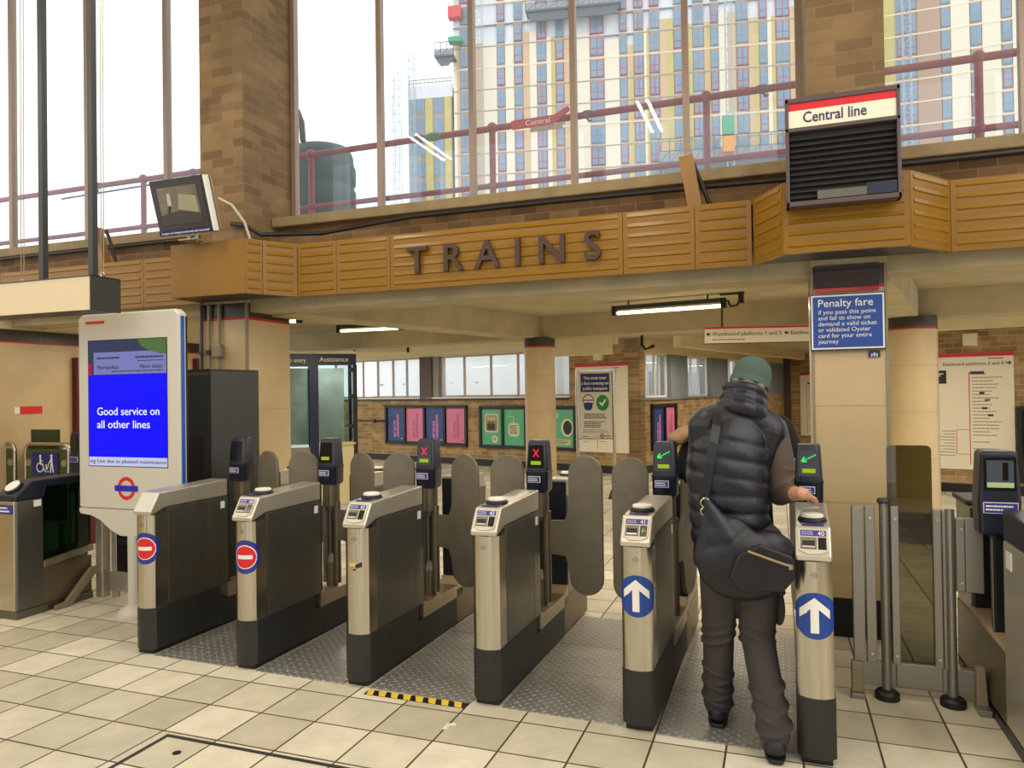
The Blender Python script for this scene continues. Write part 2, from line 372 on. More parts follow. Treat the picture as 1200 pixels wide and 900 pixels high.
# left tiled wall with charcoal band
b = MB(); b.box(-3.8, -3.6, -4, 5.4, 0, 2.27, M_BEIGE); b.box(-3.8, -3.595, -4, 5.4, 2.27, 2.285, M_RED); b.box(-3.8, -3.6, -4, 5.4, 2.285, 2.41, M_BAND); b.box(-3.8, -3.62, 1.80, 5.4, 2.41, 2.72, M_CREAM)
for k in range(16):
    y = -3.75 + k * .6; b.box(-3.65, -3.5985, y, y + .004, 2.285, 2.41, M_GROUT)
struct(b.build('wall_left', smooth=0))
b = MB(); b.box(-3.6, -3.52, 2.62, 2.95, 0, 2.14, mat('dark_red_door_frame', (92, 24, 26), .4)); b.box(-3.6, -3.53, 4.45, 5.2, 0, 2.2, MATS['dark_red_door_frame']); struct(b.build('trim_3', smooth=0))

# beams of the low concourse
def beam(name, a, c, w_, z0, z1, m=M_CONC):
    a, c = Vector(a + (0,)), Vector(c + (0,)); d = (c - a).normalized(); n = Vector((-d.y, d.x, 0)) * w_ / 2
    P = [a - n, c - n, c + n, a + n]
    bb = MB(); bb.prism([(p.x, p.y) for p in P], z0, z1, m); return struct(bb.build(name, smooth=0, bevel=.008))
beam('trim_4', (-6.5, 7.55), (.95, 6.38), .38, 2.42, 2.725)
beam('trim_5', (.7, 6.42), (5.5, 5.75), .38, 2.42, 2.725)
beam('trim_6', (5.2, 5.72), (9.5, 5.12), .38, 2.42, 2.725)
beam('trim_7', (-.42, 2.2), (.64, 6.25), .40, 2.424, 2.725)
beam('trim_8', (4.52, 2.2), (5.2, 5.4), .34, 2.424, 2.725)
# cream bulkheads farther back
b = MB(); b.prism([(-9, 2.5), (-1.15, 2.5), (-.95, 2.32), (.35, 2.32), (.35, 2.725), (-9, 2.725)], -2.0, -1.7, M_CREAM, 'y', MK); struct(b.build('trim_9', smooth=0))
b = MB(); b.prism([(-1.5, 2.33), (-.45, 2.33), (-.32, 2.46), (3, 2.46), (3, 2.725), (-1.5, 2.725)], -1.6, -1.4, M_CREAM, 'y', ME); struct(b.build('trim_10', smooth=0))
b = MB(); b.box(-9, 0, -1.0, -.82, 2.56, 2.725, M_CREAM, MK); b.box(0, 9, -.9, -.75, 2.5, 2.725, M_CREAM, MW); struct(b.build('trim_11', smooth=0))

# rear brick wall with its strip windows
b = MB()
b.box(-9.2, 0, 0, .3, 0, 1.53, M_BRICK_BK, MK); b.box(-1.6, 0, 0, .3, 1.53, 2.72, M_BRICK_BK, MK); b.box(-9.2, -1.6, 0, .3, 2.56, 2.72, M_CREAM, MK)
b.box(-5.87, -5.48, -.02, .28, 1.53, 2.56, mat('dark_brown_column_tile', (84, 70, 56), .5), MK); b.box(-5.48, -5.3, .02, .3, 1.53, 2.56, mat('grey_reveal', (150, 150, 140), .6), MK)
struct(b.build('wall_back', smooth=0))
b = MB(); b.box(-9.2, 0.02, -.02, 0, 0, .15, M_BLACK, MK); b.box(-9.2, -1.6, -.03, .02, 1.5, 1.545, M_BLACK, MK); b.box(-9.2, -1.6, -.02, .1, 1.545, 1.58, M_WHITE, MK); struct(b.build('baseboard_back', smooth=0))
# window wall that runs away to the right, corridor end wall
b = MB()
b.box(0, 10.2, 0, .3, 0, 1.5, M_BRICK_WW, MW); b.box(0, 10.2, 0, .3, 2.44, 2.72, M_CREAM, MW)
MATS['grey_blue_reveal'] = mat('grey_blue_reveal', (128, 138, 142), .6)
for a, c in ((-.01, .06), (1.58, 2.5), (3.94, 5.1), (6.3, 7.2), (8.4, 10.2)):
    b.box(a, c, 0, .3, 1.5, 2.44, MATS['grey_blue_reveal'] if a > 0 else M_BRICK_WW, MW)
struct(b.build('wall_window_side', smooth=0))
b = MB(); b.box(0, 10.2, -.02, 0, 0, .15, M_BLACK, MW); b.box(0, 8.4, -.05, .02, 1.475, 1.52, mat('grey_sill', (120, 124, 122), .6), MW); struct(b.build('baseboard_window_side', smooth=0))
b = MB(); b.box(10.2, 10.4, -4.2, .2, 0, 2.72, M_BRICK_BK, MW); b.box(10.0, 10.2, -.16, .0, 0, 2.72, MATS['dark_brown_column_tile'], MW); struct(b.build('wall_corridor_end', smooth=0))
# right map wall
b = MB(); b.box(-1.7, 4, 0, .3, 0, 2.72, M_BRICK_BK, ME); struct(b.build('wall_map_side', smooth=0))
b = MB(); b.box(-1.7, .62, -.02, 0, 0, .14, M_BLACK, ME); struct(b.build('baseboard_map_side', smooth=0))

def window(name, M, x0, x1, z0, z1, xs, y=.12, t=.03, fm=None, pm=None, dep=.05, mid=None):
    e = bpy.data.objects.new(name, None); COL.objects.link(e); e.matrix_world = M; e['kind'] = 'structure'
    fm = fm or M_MULL
    f = MB(); f.box(x0, x1, y - dep / 2, y + dep / 2, z0, z0 + t, fm); f.box(x0, x1, y - dep / 2, y + dep / 2, z1 - t, z1, fm)
    for x in xs: f.box(x - t / 2, x + t / 2, y - dep / 2, y + dep / 2, z0, z1, fm)
    f.build('frame', e, smooth=0)
    ed = sorted(xs)
    for a, c in zip(ed[:-1], ed[1:]):
        p_ = MB(); p_.box(a + t / 2, c - t / 2, y - .004, y + .004, z0 + t, z1 - t, pm or M_PANE); p_.build('pane', e, smooth=0)
    return e
I4 = Matrix.Identity(4)
# high hall windows
window('window_1', I4, -6.8, -1.09, 3.375, 7.4, (-6.78, -5.68, -4.52, -3.32, -2.18, -1.11), y=2.62, t=.055, dep=.07)
window('window_2', I4, -.585, 4.155, 3.375, 7.4, (-.555, .42, 1.37, 2.32, 3.27, 4.135), y=2.62, t=.05, dep=.07)
window('window_3', I4, 4.65, 8.6, 3.375, 7.4, (4.68, 5.62, 6.57, 7.52, 8.57), y=2.62, t=.05, dep=.07)
# strip windows of the concourse
M_WF = mat('dusty_pink_window_frame', (190, 170, 160), .5)
M_HAZEGLASS = glass_mat('veiled_glass', (.95, .98, 1), .05, veil=.12)
window('window_4', MK, -9.1, -5.88, 1.58, 2.56, (-9.08, -8.55, -8.0, -7.45, -6.9, -6.42, -5.9), fm=M_WF, pm=M_HAZEGLASS, t=.04)
window('window_5', MK, -5.28, -1.61, 1.58, 2.56, (-5.26, -4.55, -3.76, -3.0, -2.3, -1.63), fm=M_WF, pm=M_HAZEGLASS, t=.04)
window('window_6', MW, .06, 1.58, 1.52, 2.44, (.08, .55, .98, 1.2, 1.56), fm=M_WHITE, pm=M_HAZEGLASS, t=.04)
window('window_7', MW, 2.5, 3.94, 1.52, 2.44, (2.52, 2.95, 3.4, 3.92), fm=M_WHITE, pm=M_HAZEGLASS, t=.04)
window('window_8', MW, 5.1, 6.3, 1.52, 2.44, (5.12, 5.5, 5.9, 6.28), fm=M_WHITE, pm=M_HAZEGLASS, t=.04)
window('window_9', MW, 7.2, 8.4, 1.52, 2.44, (7.22, 7.8, 8.38), fm=M_WHITE, pm=M_HAZEGLASS, t=.04)

# ------------------------------------------------------------------ square pillars
def square_pillar(label, x0, x1, y0, y1, zr, zb, ztop):
    t = thing('square_pillar', label, 'pillar', ((x0 + x1) / 2, (y0 + y1) / 2, 0)); a, c = (x1 - x0) / 2, (y1 - y0) / 2
    m = MB(); m.box(-a, a, -c, c, .26, zr, M_BEIGE)
    for z in (.9, 1.55): m.box(-a - .0015, a + .0015, -c - .0015, c + .0015, z, z + .003, M_GROUT)
    m.build('cladding', t, smooth=0)
    m = MB(); m.box(-a - .004, a + .004, -c - .004, c + .004, zr, zr + .022, M_RED); m.build('red_stripe', t, smooth=0)
    m = MB(); m.box(-a, a, -c, c, zr + .022, zb, M_BAND); m.build('charcoal_band', t, smooth=0)
    m = MB(); m.box(-a - .01, a + .01, -c - .01, c, zb, ztop, M_CONC); m.build('concrete_head', t, smooth=0, bevel=.006)
    m = MB(); m.box(-a - .003, a + .003, -c - .003, c + .003, 0, .26, M_NAVYDARK); m.build('plinth', t, smooth=0)
    m = MB()
    for sx in (-1, 1): m.box(sx * (a - .012), sx * (a + .006), -c - .006, -c + .02, .26, zb, M_PIPE)
    m.build('corner_guard', t, smooth=0)
    return t
square_pillar('square beige tiled pillar behind the dark grey cabinet, conduits down its face', -1.08, -.555, 1.88, 2.5, 2.37, 2.52, 2.64)
square_pillar('square beige tiled pillar that carries the blue penalty fare sign', 4.165, 4.625, 1.88, 2.4, 2.34, 2.5, 2.62)

def round_pillar(label, x, y, r):
    t = thing('round_pillar', label, 'pillar', (x, y, 0))
    m = MB(); m.lathe([(r, .33), (r, 2.29)], M_BEIGE, n=40)
    for z in (.9, 1.4, 1.9): m.lathe([(r + .001, z), (r + .001, z + .003)], M_GROUT, n=40)
    m.build('shaft', t)
    m = MB(); m.lathe([(r + .004, 2.29), (r + .004, 2.31)], M_RED, n=40); m.build('red_stripe', t)
    m = MB(); m.lathe([(r + .002, 2.31), (r + .002, 2.43)], M_BAND, n=40); m.build('charcoal_band', t)
    m = MB(); m.lathe([(r + .005, 0), (r + .005, .33)], M_BAND, n=40); m.build('base_ring', t)
round_pillar('round beige pillar rising behind the face covering notice and middle gates', .8, 6.3, .215)
round_pillar('round beige pillar just right of the penalty fare pillar', 5.33, 5.52, .24)

# ------------------------------------------------------------------ ochre fascia
FZ0, FZ1 = 2.52, 2.97
fa = thing('fascia', 'ochre ribbed metal fascia running over the whole gate line below the high windows', 'fascia', (2.0, 1.75, FZ0))
def fpanel(p0, p1, ribs=True, m=M_FASCIA, z0=0.0, z1=FZ1 - FZ0, th=.03, name='panel', n=6):
    a, c = Vector((p0[0] - 2.0, p0[1] - 1.75, 0)), Vector((p1[0] - 2.0, p1[1] - 1.75, 0)); L = (c - a).length
    Mx = Matrix.Translation(a) @ Matrix.Rotation(math.atan2(c.y - a.y, c.x - a.x), 4, 'Z')
    mb = MB(); mb.box(.002, L - .002, 0, th, z0, z1, m)
    if ribs:
        H = z1 - z0; e = min(.035, L * .12)
        for k in range(n):
            zb = z0 + H * (k + .55) / (n + .15); hh = H / n * .42
            mb.prism([(e, zb), (L - e, zb), (L - e * 1.25, zb + hh), (e * 1.25, zb + hh)], .002, -.0005, m, 'y')
            mb.add([(e, 0, zb - .004), (L - e, 0, zb - .004), (L - e, -.007, zb + .004), (e, -.007, zb + .004), (e * 1.1, 0, zb + hh), (L - e * 1.1, 0, zb + hh)],
                   [(0, 1, 2, 3), (3, 2, 5, 4), (0, 3, 4), (1, 5, 2)], m)
    mb.xf(Mx); return mb.build(name, fa, smooth=0, bevel=.003 if not ribs else 0)
for a, c in ((-5.4, -4.4), (-4.4, -3.52), (-3.52, -2.2), (-2.2, -1.62), (-1.62, -.95), (.09, .48), (.48, .99), (.99, 2.9), (2.9, 3.41), (3.41, 3.79), (4.98, 5.46), (5.46, 6.3), (6.3, 7.3)):
    fpanel((a, 1.75), (c, 1.75))
fpanel((-.93, 1.38), (-.14, 1.38), False, M_FASCIA_S)
fpanel((-.95, 1.74), (-.93, 1.38), False, M_FASCIA_S)
fpanel((-.14, 1.38), (-.07, 1.5)); fpanel((-.07, 1.5), (.09, 1.75))
fpanel((3.80, 1.75), (3.985, 1.4)); fpanel((3.985, 1.4), (4.705, 1.4)); fpanel((4.705, 1.4), (4.98, 1.75))
mb = MB(); mb.prism([(-2.93, -.36), (-2.15, -.36), (-1.93, .04), (-2.93, .04)], .01, .03, M_DARKMETAL); mb.build('soffit', fa, smooth=0); mb = MB(); mb.prism([(2.0, -.34), (2.69, -.34), (2.95, .04), (1.82, .04)], .01, .03, M_DARKMETAL)
mb.build('soffit', fa, smooth=0)
mb = MB(); mb.prism([(-3.5, .035), (-2.93, .035), (-2.9, -.33), (-2.16, -.33), (-1.93, .035), (1.82, .035), (2.0, -.31), (2.69, -.31), (2.96, .035), (6.5, .035), (6.5, .64), (-3.5, .64)], .42, .44, M_FASCIA_S); mb.build('top_board', fa, smooth=0)

ts = thing('letter_sign', 'brown raised letters spelling TRAINS on the ochre fascia', 'sign', (2.0, 1.745, 2.64))
for ch, xx in (('T', -.75), ('R', -.445), ('A', -.15), ('I', .10), ('N', .37), ('S', .68)):
    m = MB(); text_mb(m, ch, .30, (xx, -.02, 0), M_LETTER, ext=.016, align='CENTER', bold=.004); m.build('letter', ts, smooth=0)
# ------------------------------------------------------------------ ticket gates
GW = .155
def front_pt(s, z, off=0.0):
    """point on the bowed front of a gate cabinet, s = distance from the centre measured along the surface"""
    R = .10; th = s / R
    x = R * sin(th); y = R - R * cos(th)
    a = .0775
    if abs(x) > a or abs(th) > .886:
        sg = 1 if s > 0 else -1
        tmax = math.asin(a / R); yb = R - R * cos(tmax); rest = abs(s) - R * tmax
        x = sg * (a + off); y = yb + rest
        return Vector((x + a, y, z))
    return Vector((x + a - off * -sin(th) * 1.0, y - off * cos(th), z))
def front_poly(y1, w=GW, inset=0.0):
    P = []
    R = .10; a = w / 2; tm = math.asin(a / R)
    for k in range(15):
        th = -tm + 2 * tm * k / 14; P.append((R * sin(th) + a, R - R * cos(th) + inset))
    return P + [(w, y1), (0, y1)]
def disc_on_front(mb, zc, r, m, off, r_in=0.0, n=40, s0=0.0):
    V = []; F = []
    for i in range(n):
        a = 2 * pi * i / n
        for k in range(17):
            rr = r_in + (r - r_in) * k / 16; V.append(front_pt(s0 + rr * cos(a), zc + rr * sin(a), off))
    for i in range(n):
        j = (i + 1) % n
        for k in range(16): F.append((i * 17 + k, j * 17 + k, j * 17 + k + 1, i * 17 + k + 1))
    mb.add(V, F, m)
def patch_on_front(mb, polys, zc, m, off):
    """flat outline (s,z) cut in strips so that it follows the bow"""
    for s0, s1, z0a, z1a, z0b, z1b in polys:
        N = 6
        V = []
        for k in range(N + 1):
            f = k / N; s = s0 + (s1 - s0) * f
            V += [front_pt(s, zc + z0a + (z0b - z0a) * f, off), front_pt(s, zc + z1a + (z1b - z1a) * f, off)]
        mb.add(V, [(2 * k, 2 * k + 2, 2 * k + 3, 2 * k + 1) for k in range(N)], m)
M_STRIPB = mat('brown_base_steel', (120, 108, 92), .4, metal=.7, var=.1, vscale=6)
M_BRASS = mat('worn_steel_deck', (170, 156, 132), .38, metal=.75, var=.12, vscale=9)
M_TAPE = mat('yellow_tape', (235, 200, 50), .6)

def make_head(root, y0, y1, name, flip=False, panel=None):
    """sloped cap of a cabinet between y0 (outer end) and y1"""
    L = y1 - y0
    pf = [(0, .905), (.0, .93), (.075, 1.05), (L, 1.068), (L, .945), (.13, .945)]
    m = MB(); pf2 = [((y1 - p[0]) if flip else (y0 + p[0]), p[1]) for p in pf]
    m.prism(pf2, .0005, GW - .0005, M_HEAD, 'x')
    return m.build(name, root, smooth=0, bevel=.010, seg=3)

def make_gate(label, X, Y, disc, number, screen, left_flap=None, right_flap=None, open_flap=False, reader=True, lime=True, group=None):
    g = thing('ticket_gate', label, 'ticket gate', (X, Y, 0), radians(-1.1), group=group)
    # dark plinth under the whole gate
    m = MB(); m.prism(front_poly(.62, .165), .03, .30, M_PLINTH); m.v = [p + Vector((-.005, -.003, 0)) for p in m.v]
    m.box(.0, GW, .60, 1.2, .02, .2, M_PLINTH); m.box(.012, GW - .012, .03, 1.72, 0, .05, M_BLACK); m.box(.0, GW, 1.2, 1.78, .02, .26, M_STRIPB)
    m.build('plinth', g, smooth=30, bevel=.003)
    m = MB(); m.prism(front_poly(.13), .30, .905, M_STEEL); m.build('front_post', g, smooth=40)
    m = MB(); m.box(0.0005, GW - .0005, .1305, .70, .30, .944, M_STEEL_D)
    for sx in (0, GW):
        m.box(sx - .002, sx + .002, .145, .58, .31, .93, M_STEEL_D); m.box(sx - .001, sx + .001, .592, .698, .31, .94, M_STEEL_D)
    m.build('front_cabinet', g, smooth=0, bevel=.0015)
    make_head(g, 0.0, .70, 'front_head')
    for sx, d in ((GW, 1), (0, -1)): m = MB(); m.box(sx + d * .001, sx + d * .0035, .625, .665, .86, .91, M_WHITE); m.build('white_sticker', g, smooth=0)
    # recess: deck with raised chamfers, navy inner faces
    m = MB(); m.prism([(.70, .2), (1.30, .2), (1.30, .34), (1.22, .285), (.78, .285), (.70, .31)], .0, GW, M_BRASS, 'x'); m.build('deck', g, smooth=0, bevel=.004)
    m = MB(); m.box(.006, GW - .006, .70, .722, .31, 1.06, M_NAVYDARK); m.build('recess_face', g, smooth=0); m = MB(); m.box(.006, GW - .006, 1.285, 1.30, .34, 1.045, M_NAVYDARK); m.build('recess_face', g, smooth=0)
    # rear cabinet
    m = MB(); m.box(0, GW, 1.30, 1.76, .26, .944, M_STEEL_D); m.build('rear_cabinet', g, smooth=0, bevel=.006)
    make_head(g, 1.30, 1.78, 'rear_head', flip=True)
    def puck(y, name):
        p = MB(); p.lathe([(.062, 0), (.064, .008), (.058, .02), (.05, .022)], M_BLACK, (.0775, y, 1.052)); o = p.build(name, g, smooth=50)
        p = MB(); p.lathe([(.05, .0), (.05, .012), (.044, .016), (.001, .0165)], mat('reader_white', (244, 240, 226), .35), (.0775, y, 1.072)); p.build('reader_disc', o, smooth=50)
    puck(1.58, 'exit_card_reader')
    if reader:
        puck(.20, 'card_reader')
        m = MB(); m.box(.03, .125, .085, .125, 1.0535, 1.0555, M_PURPLE); m.build('reader_label', g, smooth=0)
        # ticket panel on the sloped face
        o = Vector((0, 0.0, .93)); dv = Vector((0, .075, .12)).normalized(); n = Vector((0, -.12, .075)).normalized()
        def P(x, s, h=0.0): return Vector((x, 0, 0)) + o + dv * s + n * h
        def slab(mb, x0, x1, s0, s1, h, mm, h0=0.0):
            V = [P(x, s, hh) for hh in (h0, h) for s in (s0, s1) for x in (x0, x1)]
            mb.add(V, [(0, 2, 3, 1), (4, 5, 7, 6), (0, 1, 5, 4), (2, 6, 7, 3), (0, 4, 6, 2), (1, 3, 7, 5)], mm)
        m = MB(); out_ = [(.016, .025), (.05, .008), (.105, .008), (.139, .025), (.141, .125), (.014, .125)]
        m.add([P(x, s, .0) for x, s in out_] + [P(x, s, .006) for x, s in out_], [list(range(6)), list(range(6, 12))] + [(i, (i + 1) % 6, (i + 1) % 6 + 6, i + 6) for i in range(6)], mat('pale_bezel', (206, 200, 184), .4, metal=.3))
        pan = m.build('ticket_panel', g, smooth=0, bevel=.002)
        m = MB(); slab(m, .024, .132, .092, .119, .0075, M_PURPLE, .005)
        m2 = MB(); text_mb(m2, number, .030, P(.096, .0945, .0078), M_WHITE, right=(1, 0, 0), up=dv)
        blur_lines_local = random.Random(3)
        for rr in range(2):
            x = .03
            while x < .076:
                L = blur_lines_local.uniform(.006, .014); slab(m2, x, x + L, .099 + rr * .010, .1015 + rr * .010, .0085, M_WHITE, .007); x += L + .003
        np_ = m.build('number_plate', pan, smooth=0); m2.build('number', pan, smooth=0)
        m = MB(); slab(m, .024, .092, .03, .086, .0075, mat('slot_grey', (120, 116, 106), .4), .005); slab(m, .032, .084, .042, .07, .0085, M_BLACK, .006); slab(m, .032, .084, .036, .044, .012, M_HEAD, .006); m.build('ticket_slot', pan, smooth=0)
        m = MB(); slab(m, .098, .132, .03, .086, .008, M_SCREENBLACK, .005)
        if number == '41':
            for a_ in (-1, 1):
                V = [P(.104, .058, .0086), P(.108, .058, .0086), P(.118, .058 + a_ * .014, .0086), P(.114, .058 + a_ * .014, .0086)]; m.add(V, [(0, 1, 2, 3)], M_LIME)
            slab(m, .106, .126, .0555, .0605, .0088, M_LIME, .0078)
        m.build('display_window', pan, smooth=0)
    # small embossed roundel on the front post
    m = MB(); disc_on_front(m, .845, .013, M_PIPE, .0012, .009, 20); patch_on_front(m, [(-.017, .017, -.002, .002, -.002, .002)], .845, M_PIPE, .0014); m.build('embossed_mark', g, smooth=0)
    # direction disc
    if disc:
        zc = .69 if disc == 'stop' else .665; SH = .022 if disc == 'stop' else .004; m = MB(); disc_on_front(m, zc, .103, M_BLUE if disc == 'go' else mat('deep_blue_disc', (42, 48, 140), .4), .0015, s0=SH); dd = m.build('direction_disc', g, smooth=40)
        m = MB()
        if disc == 'go':
            patch_on_front(m, [(-.017, .017, -.075, .05, -.075, .05), (-.066, 0, -.012, .026, .045, .082), (0, .066, .045, .082, -.012, .026), (-.066, -.03, -.012, .026, .015, .056), ], zc, M_WHITE, .003); m.build('white_arrow', dd, smooth=0)
        else:
            disc_on_front(m, zc, .073, M_WHITE, .0028, s0=SH); m.build('white_ring', dd, smooth=40)
            m = MB(); disc_on_front(m, zc, .067, mat('stop_red', (214, 30, 40), .4), .004, s0=SH); m.build('red_disc', dd, smooth=40)
            m = MB(); patch_on_front(m, [(SH - .047, SH + .047, -.012, .012, -.012, .012)], zc, M_WHITE, .0055); m.build('white_bar', dd, smooth=0)
    # status post with display head
    px, py = .0775, .94
    m = MB(); m.cyl((px, py, .285), (px, py, .46), .042, M_STRIPB, n=24); m.cyl((px, py, .46), (px, py, .52), .042, M_STRIPB, .02, n=24); m.cyl((px - .009, py, .5), (px - .009, py, .88), .013, M_STEEL_D); m.cyl((px + .014, py, .5), (px + .014, py, .88), .011, M_BLACK)
    m.cyl((px, py, .83), (px, py, .88), .025, M_STEEL_D, .058, n=24); m.cyl((px, py, .87), (px, py, 1.03), .06, M_STRIPB, n=24)
    m.build('status_post', g, smooth=40)
    def rr_ring(w, d, z, r=.03, cy=0.0, k=4):
        P_ = []
        for cx_, cy_, a0 in ((w / 2 - r, d / 2 - r, 0), (-w / 2 + r, d / 2 - r, 90), (-w / 2 + r, -d / 2 + r, 180), (w / 2 - r, -d / 2 + r, 270)):
            for i in range(k + 1):
                a = radians(a0 + 90 * i / k); P_.append(Vector((px + cx_ + r * cos(a), py + cy + cy_ + r * sin(a), z)))
        return P_
    m = MB(); m.loft([rr_ring(.125, .12, 1.025), rr_ring(.145, .14, 1.04), rr_ring(.149, .143, 1.145), rr_ring(.154, .148, 1.15), rr_ring(.154, .148, 1.160), rr_ring(.146, .142, 1.162), rr_ring(.128, .118, 1.345, cy=.008), rr_ring(.116, .104, 1.36, cy=.008)], M_NAVY)
    dh = m.build('display_head', g, smooth=40)
    tl = (.016) / .175
    def F(x, z, h=.003): return Vector((px + x, py - .071 + (z - 1.16) * tl - h, z))
    m = MB(); V = [F(x, z, h) for h in (-.004, .002) for x, z in ((-.054, 1.185), (.054, 1.185), (.048, 1.33), (-.048, 1.33))]
    m.add(V, [(0, 1, 2, 3), (4, 5, 6, 7), (0, 1, 5, 4), (1, 2, 6, 5), (2, 3, 7, 6), (3, 0, 4, 7)], M_SCREENBLACK); m.build('screen', dh, smooth=0)
    if screen:
        m = MB()
        def stroke(a, c, wd, mm):
            a, c = Vector(a), Vector(c); d = (c - a).normalized(); n_ = Vector((-d.y, d.x)) * wd / 2
            m.add([F(p.x, p.y, .0036) for p in (a - n_, c - n_, c + n_, a + n_)], [(0, 1, 2, 3)], mm)
        if screen == 'cross': stroke((-.018, 1.255), (.018, 1.305), .006, M_REDX); stroke((-.018, 1.305), (.018, 1.255), .006, M_REDX)
        if screen == 'arrow':
            for k in range(6): stroke((.036 - k * .011, 1.305 - k * .0058), (.030 - k * .011, 1.302 - k * .0058), .007, M_GREENX)
            stroke((-.036, 1.268), (-.010, 1.268), .007, M_GREENX); stroke((-.036, 1.268), (-.022, 1.292), .007, M_GREENX)
        m.build('lit_symbol', dh, smooth=0)
    if lime:
        m = MB(); m.add([F(x, z, .0038) for x, z in ((-.034, 1.205), (.034, 1.205), (.034, 1.228), (-.034, 1.228))], [(0, 1, 2, 3)], M_LIME); m.build('lime_strip', dh, smooth=0)
    m = MB(); yl = py - .0745; m.box(px - .052, px + .03, yl - .002, yl + .004, 1.09, 1.13, M_WHITE); m.box(px - .049, px + .027, yl - .003, yl + .003, 1.093, 1.127, M_PURPLE); blur_lines(m, px - .044, px + .022, 1.097, 1.122, 2, M_WHITE, y=yl - .0038, h=.4, rnd=random.Random(5)); m.build('notice_label', dh, smooth=0)
    # hinged flaps
    def flap(side, ang, hy=.94, wd=.225):
        sgn = 1 if side == 'r' else -1; off = .155 if side == 'r' else .055
        P_ = []; x0, x1 = off, off + wd; r = wd / 2; zb, zt = .37, 1.265
        for k in range(13):
            a = pi - pi * k / 12; P_.append((x0 + r + r * cos(a), zt - r + r * sin(a)))
        for k in range(13):
            a = -pi * k / 12; P_.append((x0 + r + r * cos(a), zb + r + r * sin(a) * .95))
        P_ += [(x0 - .01, .56), (x0 - .03, .615), (-.01, .625), (-.01, .84), (x0 - .03, .845), (x0 - .012, .885), (x0, .93)]
        mm = MB(); mm.prism(P_, -.012, .012, M_PADDLE, 'y')
        hx = GW - .03 if side == 'r' else .03
        Mx = Matrix.Translation((hx, hy, 0)) @ Matrix.Rotation(ang * sgn * -1, 4, 'Z') @ Matrix.Diagonal((sgn, 1, 1, 1))
        mm.xf(Mx); mm.build('flap', g, smooth=30, bevel=.004)
        mm = MB(); mm.cyl((hx, hy, .31), (hx, hy, .9), .026, M_STRIPB); mm.build('flap_hinge', g)
    if right_flap is not None: flap('r', radians(right_flap))
    if left_flap is not None: flap('l', radians(left_flap))
    return g
GX = (-.065, .754, 1.556, 2.365, 3.19, 3.999); GY = (.165, .145, .13, .12, .07, -.015)
make_gate('leftmost ticket gate of the row, plain sloped head and red no-entry disc', GX[0], GY[0], 'stop', '45', None, None, 14, reader=False, lime=False)
make_gate('ticket gate numbered 44 with red no-entry disc on its front', GX[1], GY[1], 'stop', '44', None, 14, 14)
make_gate('ticket gate numbered 43 with a torn yellow sticker and no disc', GX[2], GY[2], None, '43', 'cross', 14, 14)
make_gate('ticket gate numbered 42, bare steel front without any sticker', GX[3], GY[3], None, '42', 'cross', 14, 3)
make_gate('ticket gate numbered 41 with blue up-arrow disc, left of the man', GX[4], GY[4], 'go', '41', 'arrow', 12, -80)
make_gate('ticket gate numbered 40 with blue up-arrow disc, under the man\'s hand', GX[5], GY[5], 'go', '40', 'arrow', -80, None)
# torn sticker on gate 43
g43 = [o for o in bpy.data.objects if o.get('label', '').startswith('ticket gate numbered 43')][0]
m = MB(); patch_on_front(m, [(-.03, .03, -.012, .008, -.006, .01)], .70, M_TAPE, .0014); patch_on_front(m, [(.012, .05, -.022, .002, -.012, .014), (-.005, .012, -.034, -.026, -.034, -.026)], .70, M_BLACK, .002); m.build('torn_sticker', g43, smooth=0)

# tread plates between the gates and the hazard tape
for k in range(5):
    x0, x1 = GX[k] + GW + .012, GX[k + 1] - .012; y0 = max(GY[k], GY[k + 1]) + .005
    lab = ('diamond tread plate on the floor between the two red no-entry gates', 'diamond tread plate on the floor between gates 44 and 43', 'diamond tread plate behind the yellow and black tape', 'diamond tread plate on the floor left of gate 41', 'diamond tread plate under the man\'s feet')[k]
    W_ = x1 - x0; m = MB(); m.box(0, W_, 0, .56, 0, .006, M_TREAD); m.box(0, W_, .566, 1.05, 0, .006, M_TREAD); m.box(0, W_, 1.056, 1.66, 0, .006, M_TREAD)
    o = tag(m.build('tread_plate', smooth=0, loc=(x0, y0, .0005)), lab, 'floor plate'); o.rotation_euler = (0, 0, radians(-1.1))
m = MB(); random.seed(4); y0 = .055
tx0, tx1 = GX[2] + GW + .02, GX[3] - .02; n = 8; 
m.box(tx0, tx1, y0, y0 + .065, 0, .001, M_BLACK)
for k in range(n):
    a = tx0 + (tx1 - tx0) * k / n; wd = (tx1 - tx0) / n * .62; j = random.uniform(-.006, .006)
    m.prism([(a + .02, y0 + .002), (a + wd + .012, y0), (min(a + wd - .012, tx1), y0 + .065), (max(tx0, a - .01), y0 + .063 + j)], .001, .0018, M_TAPE)
tag(m.build('hazard_tape', smooth=0, loc=(0, 0, .001)), 'worn yellow and black striped tape stuck on the floor between gates 43 and 42', 'tape')
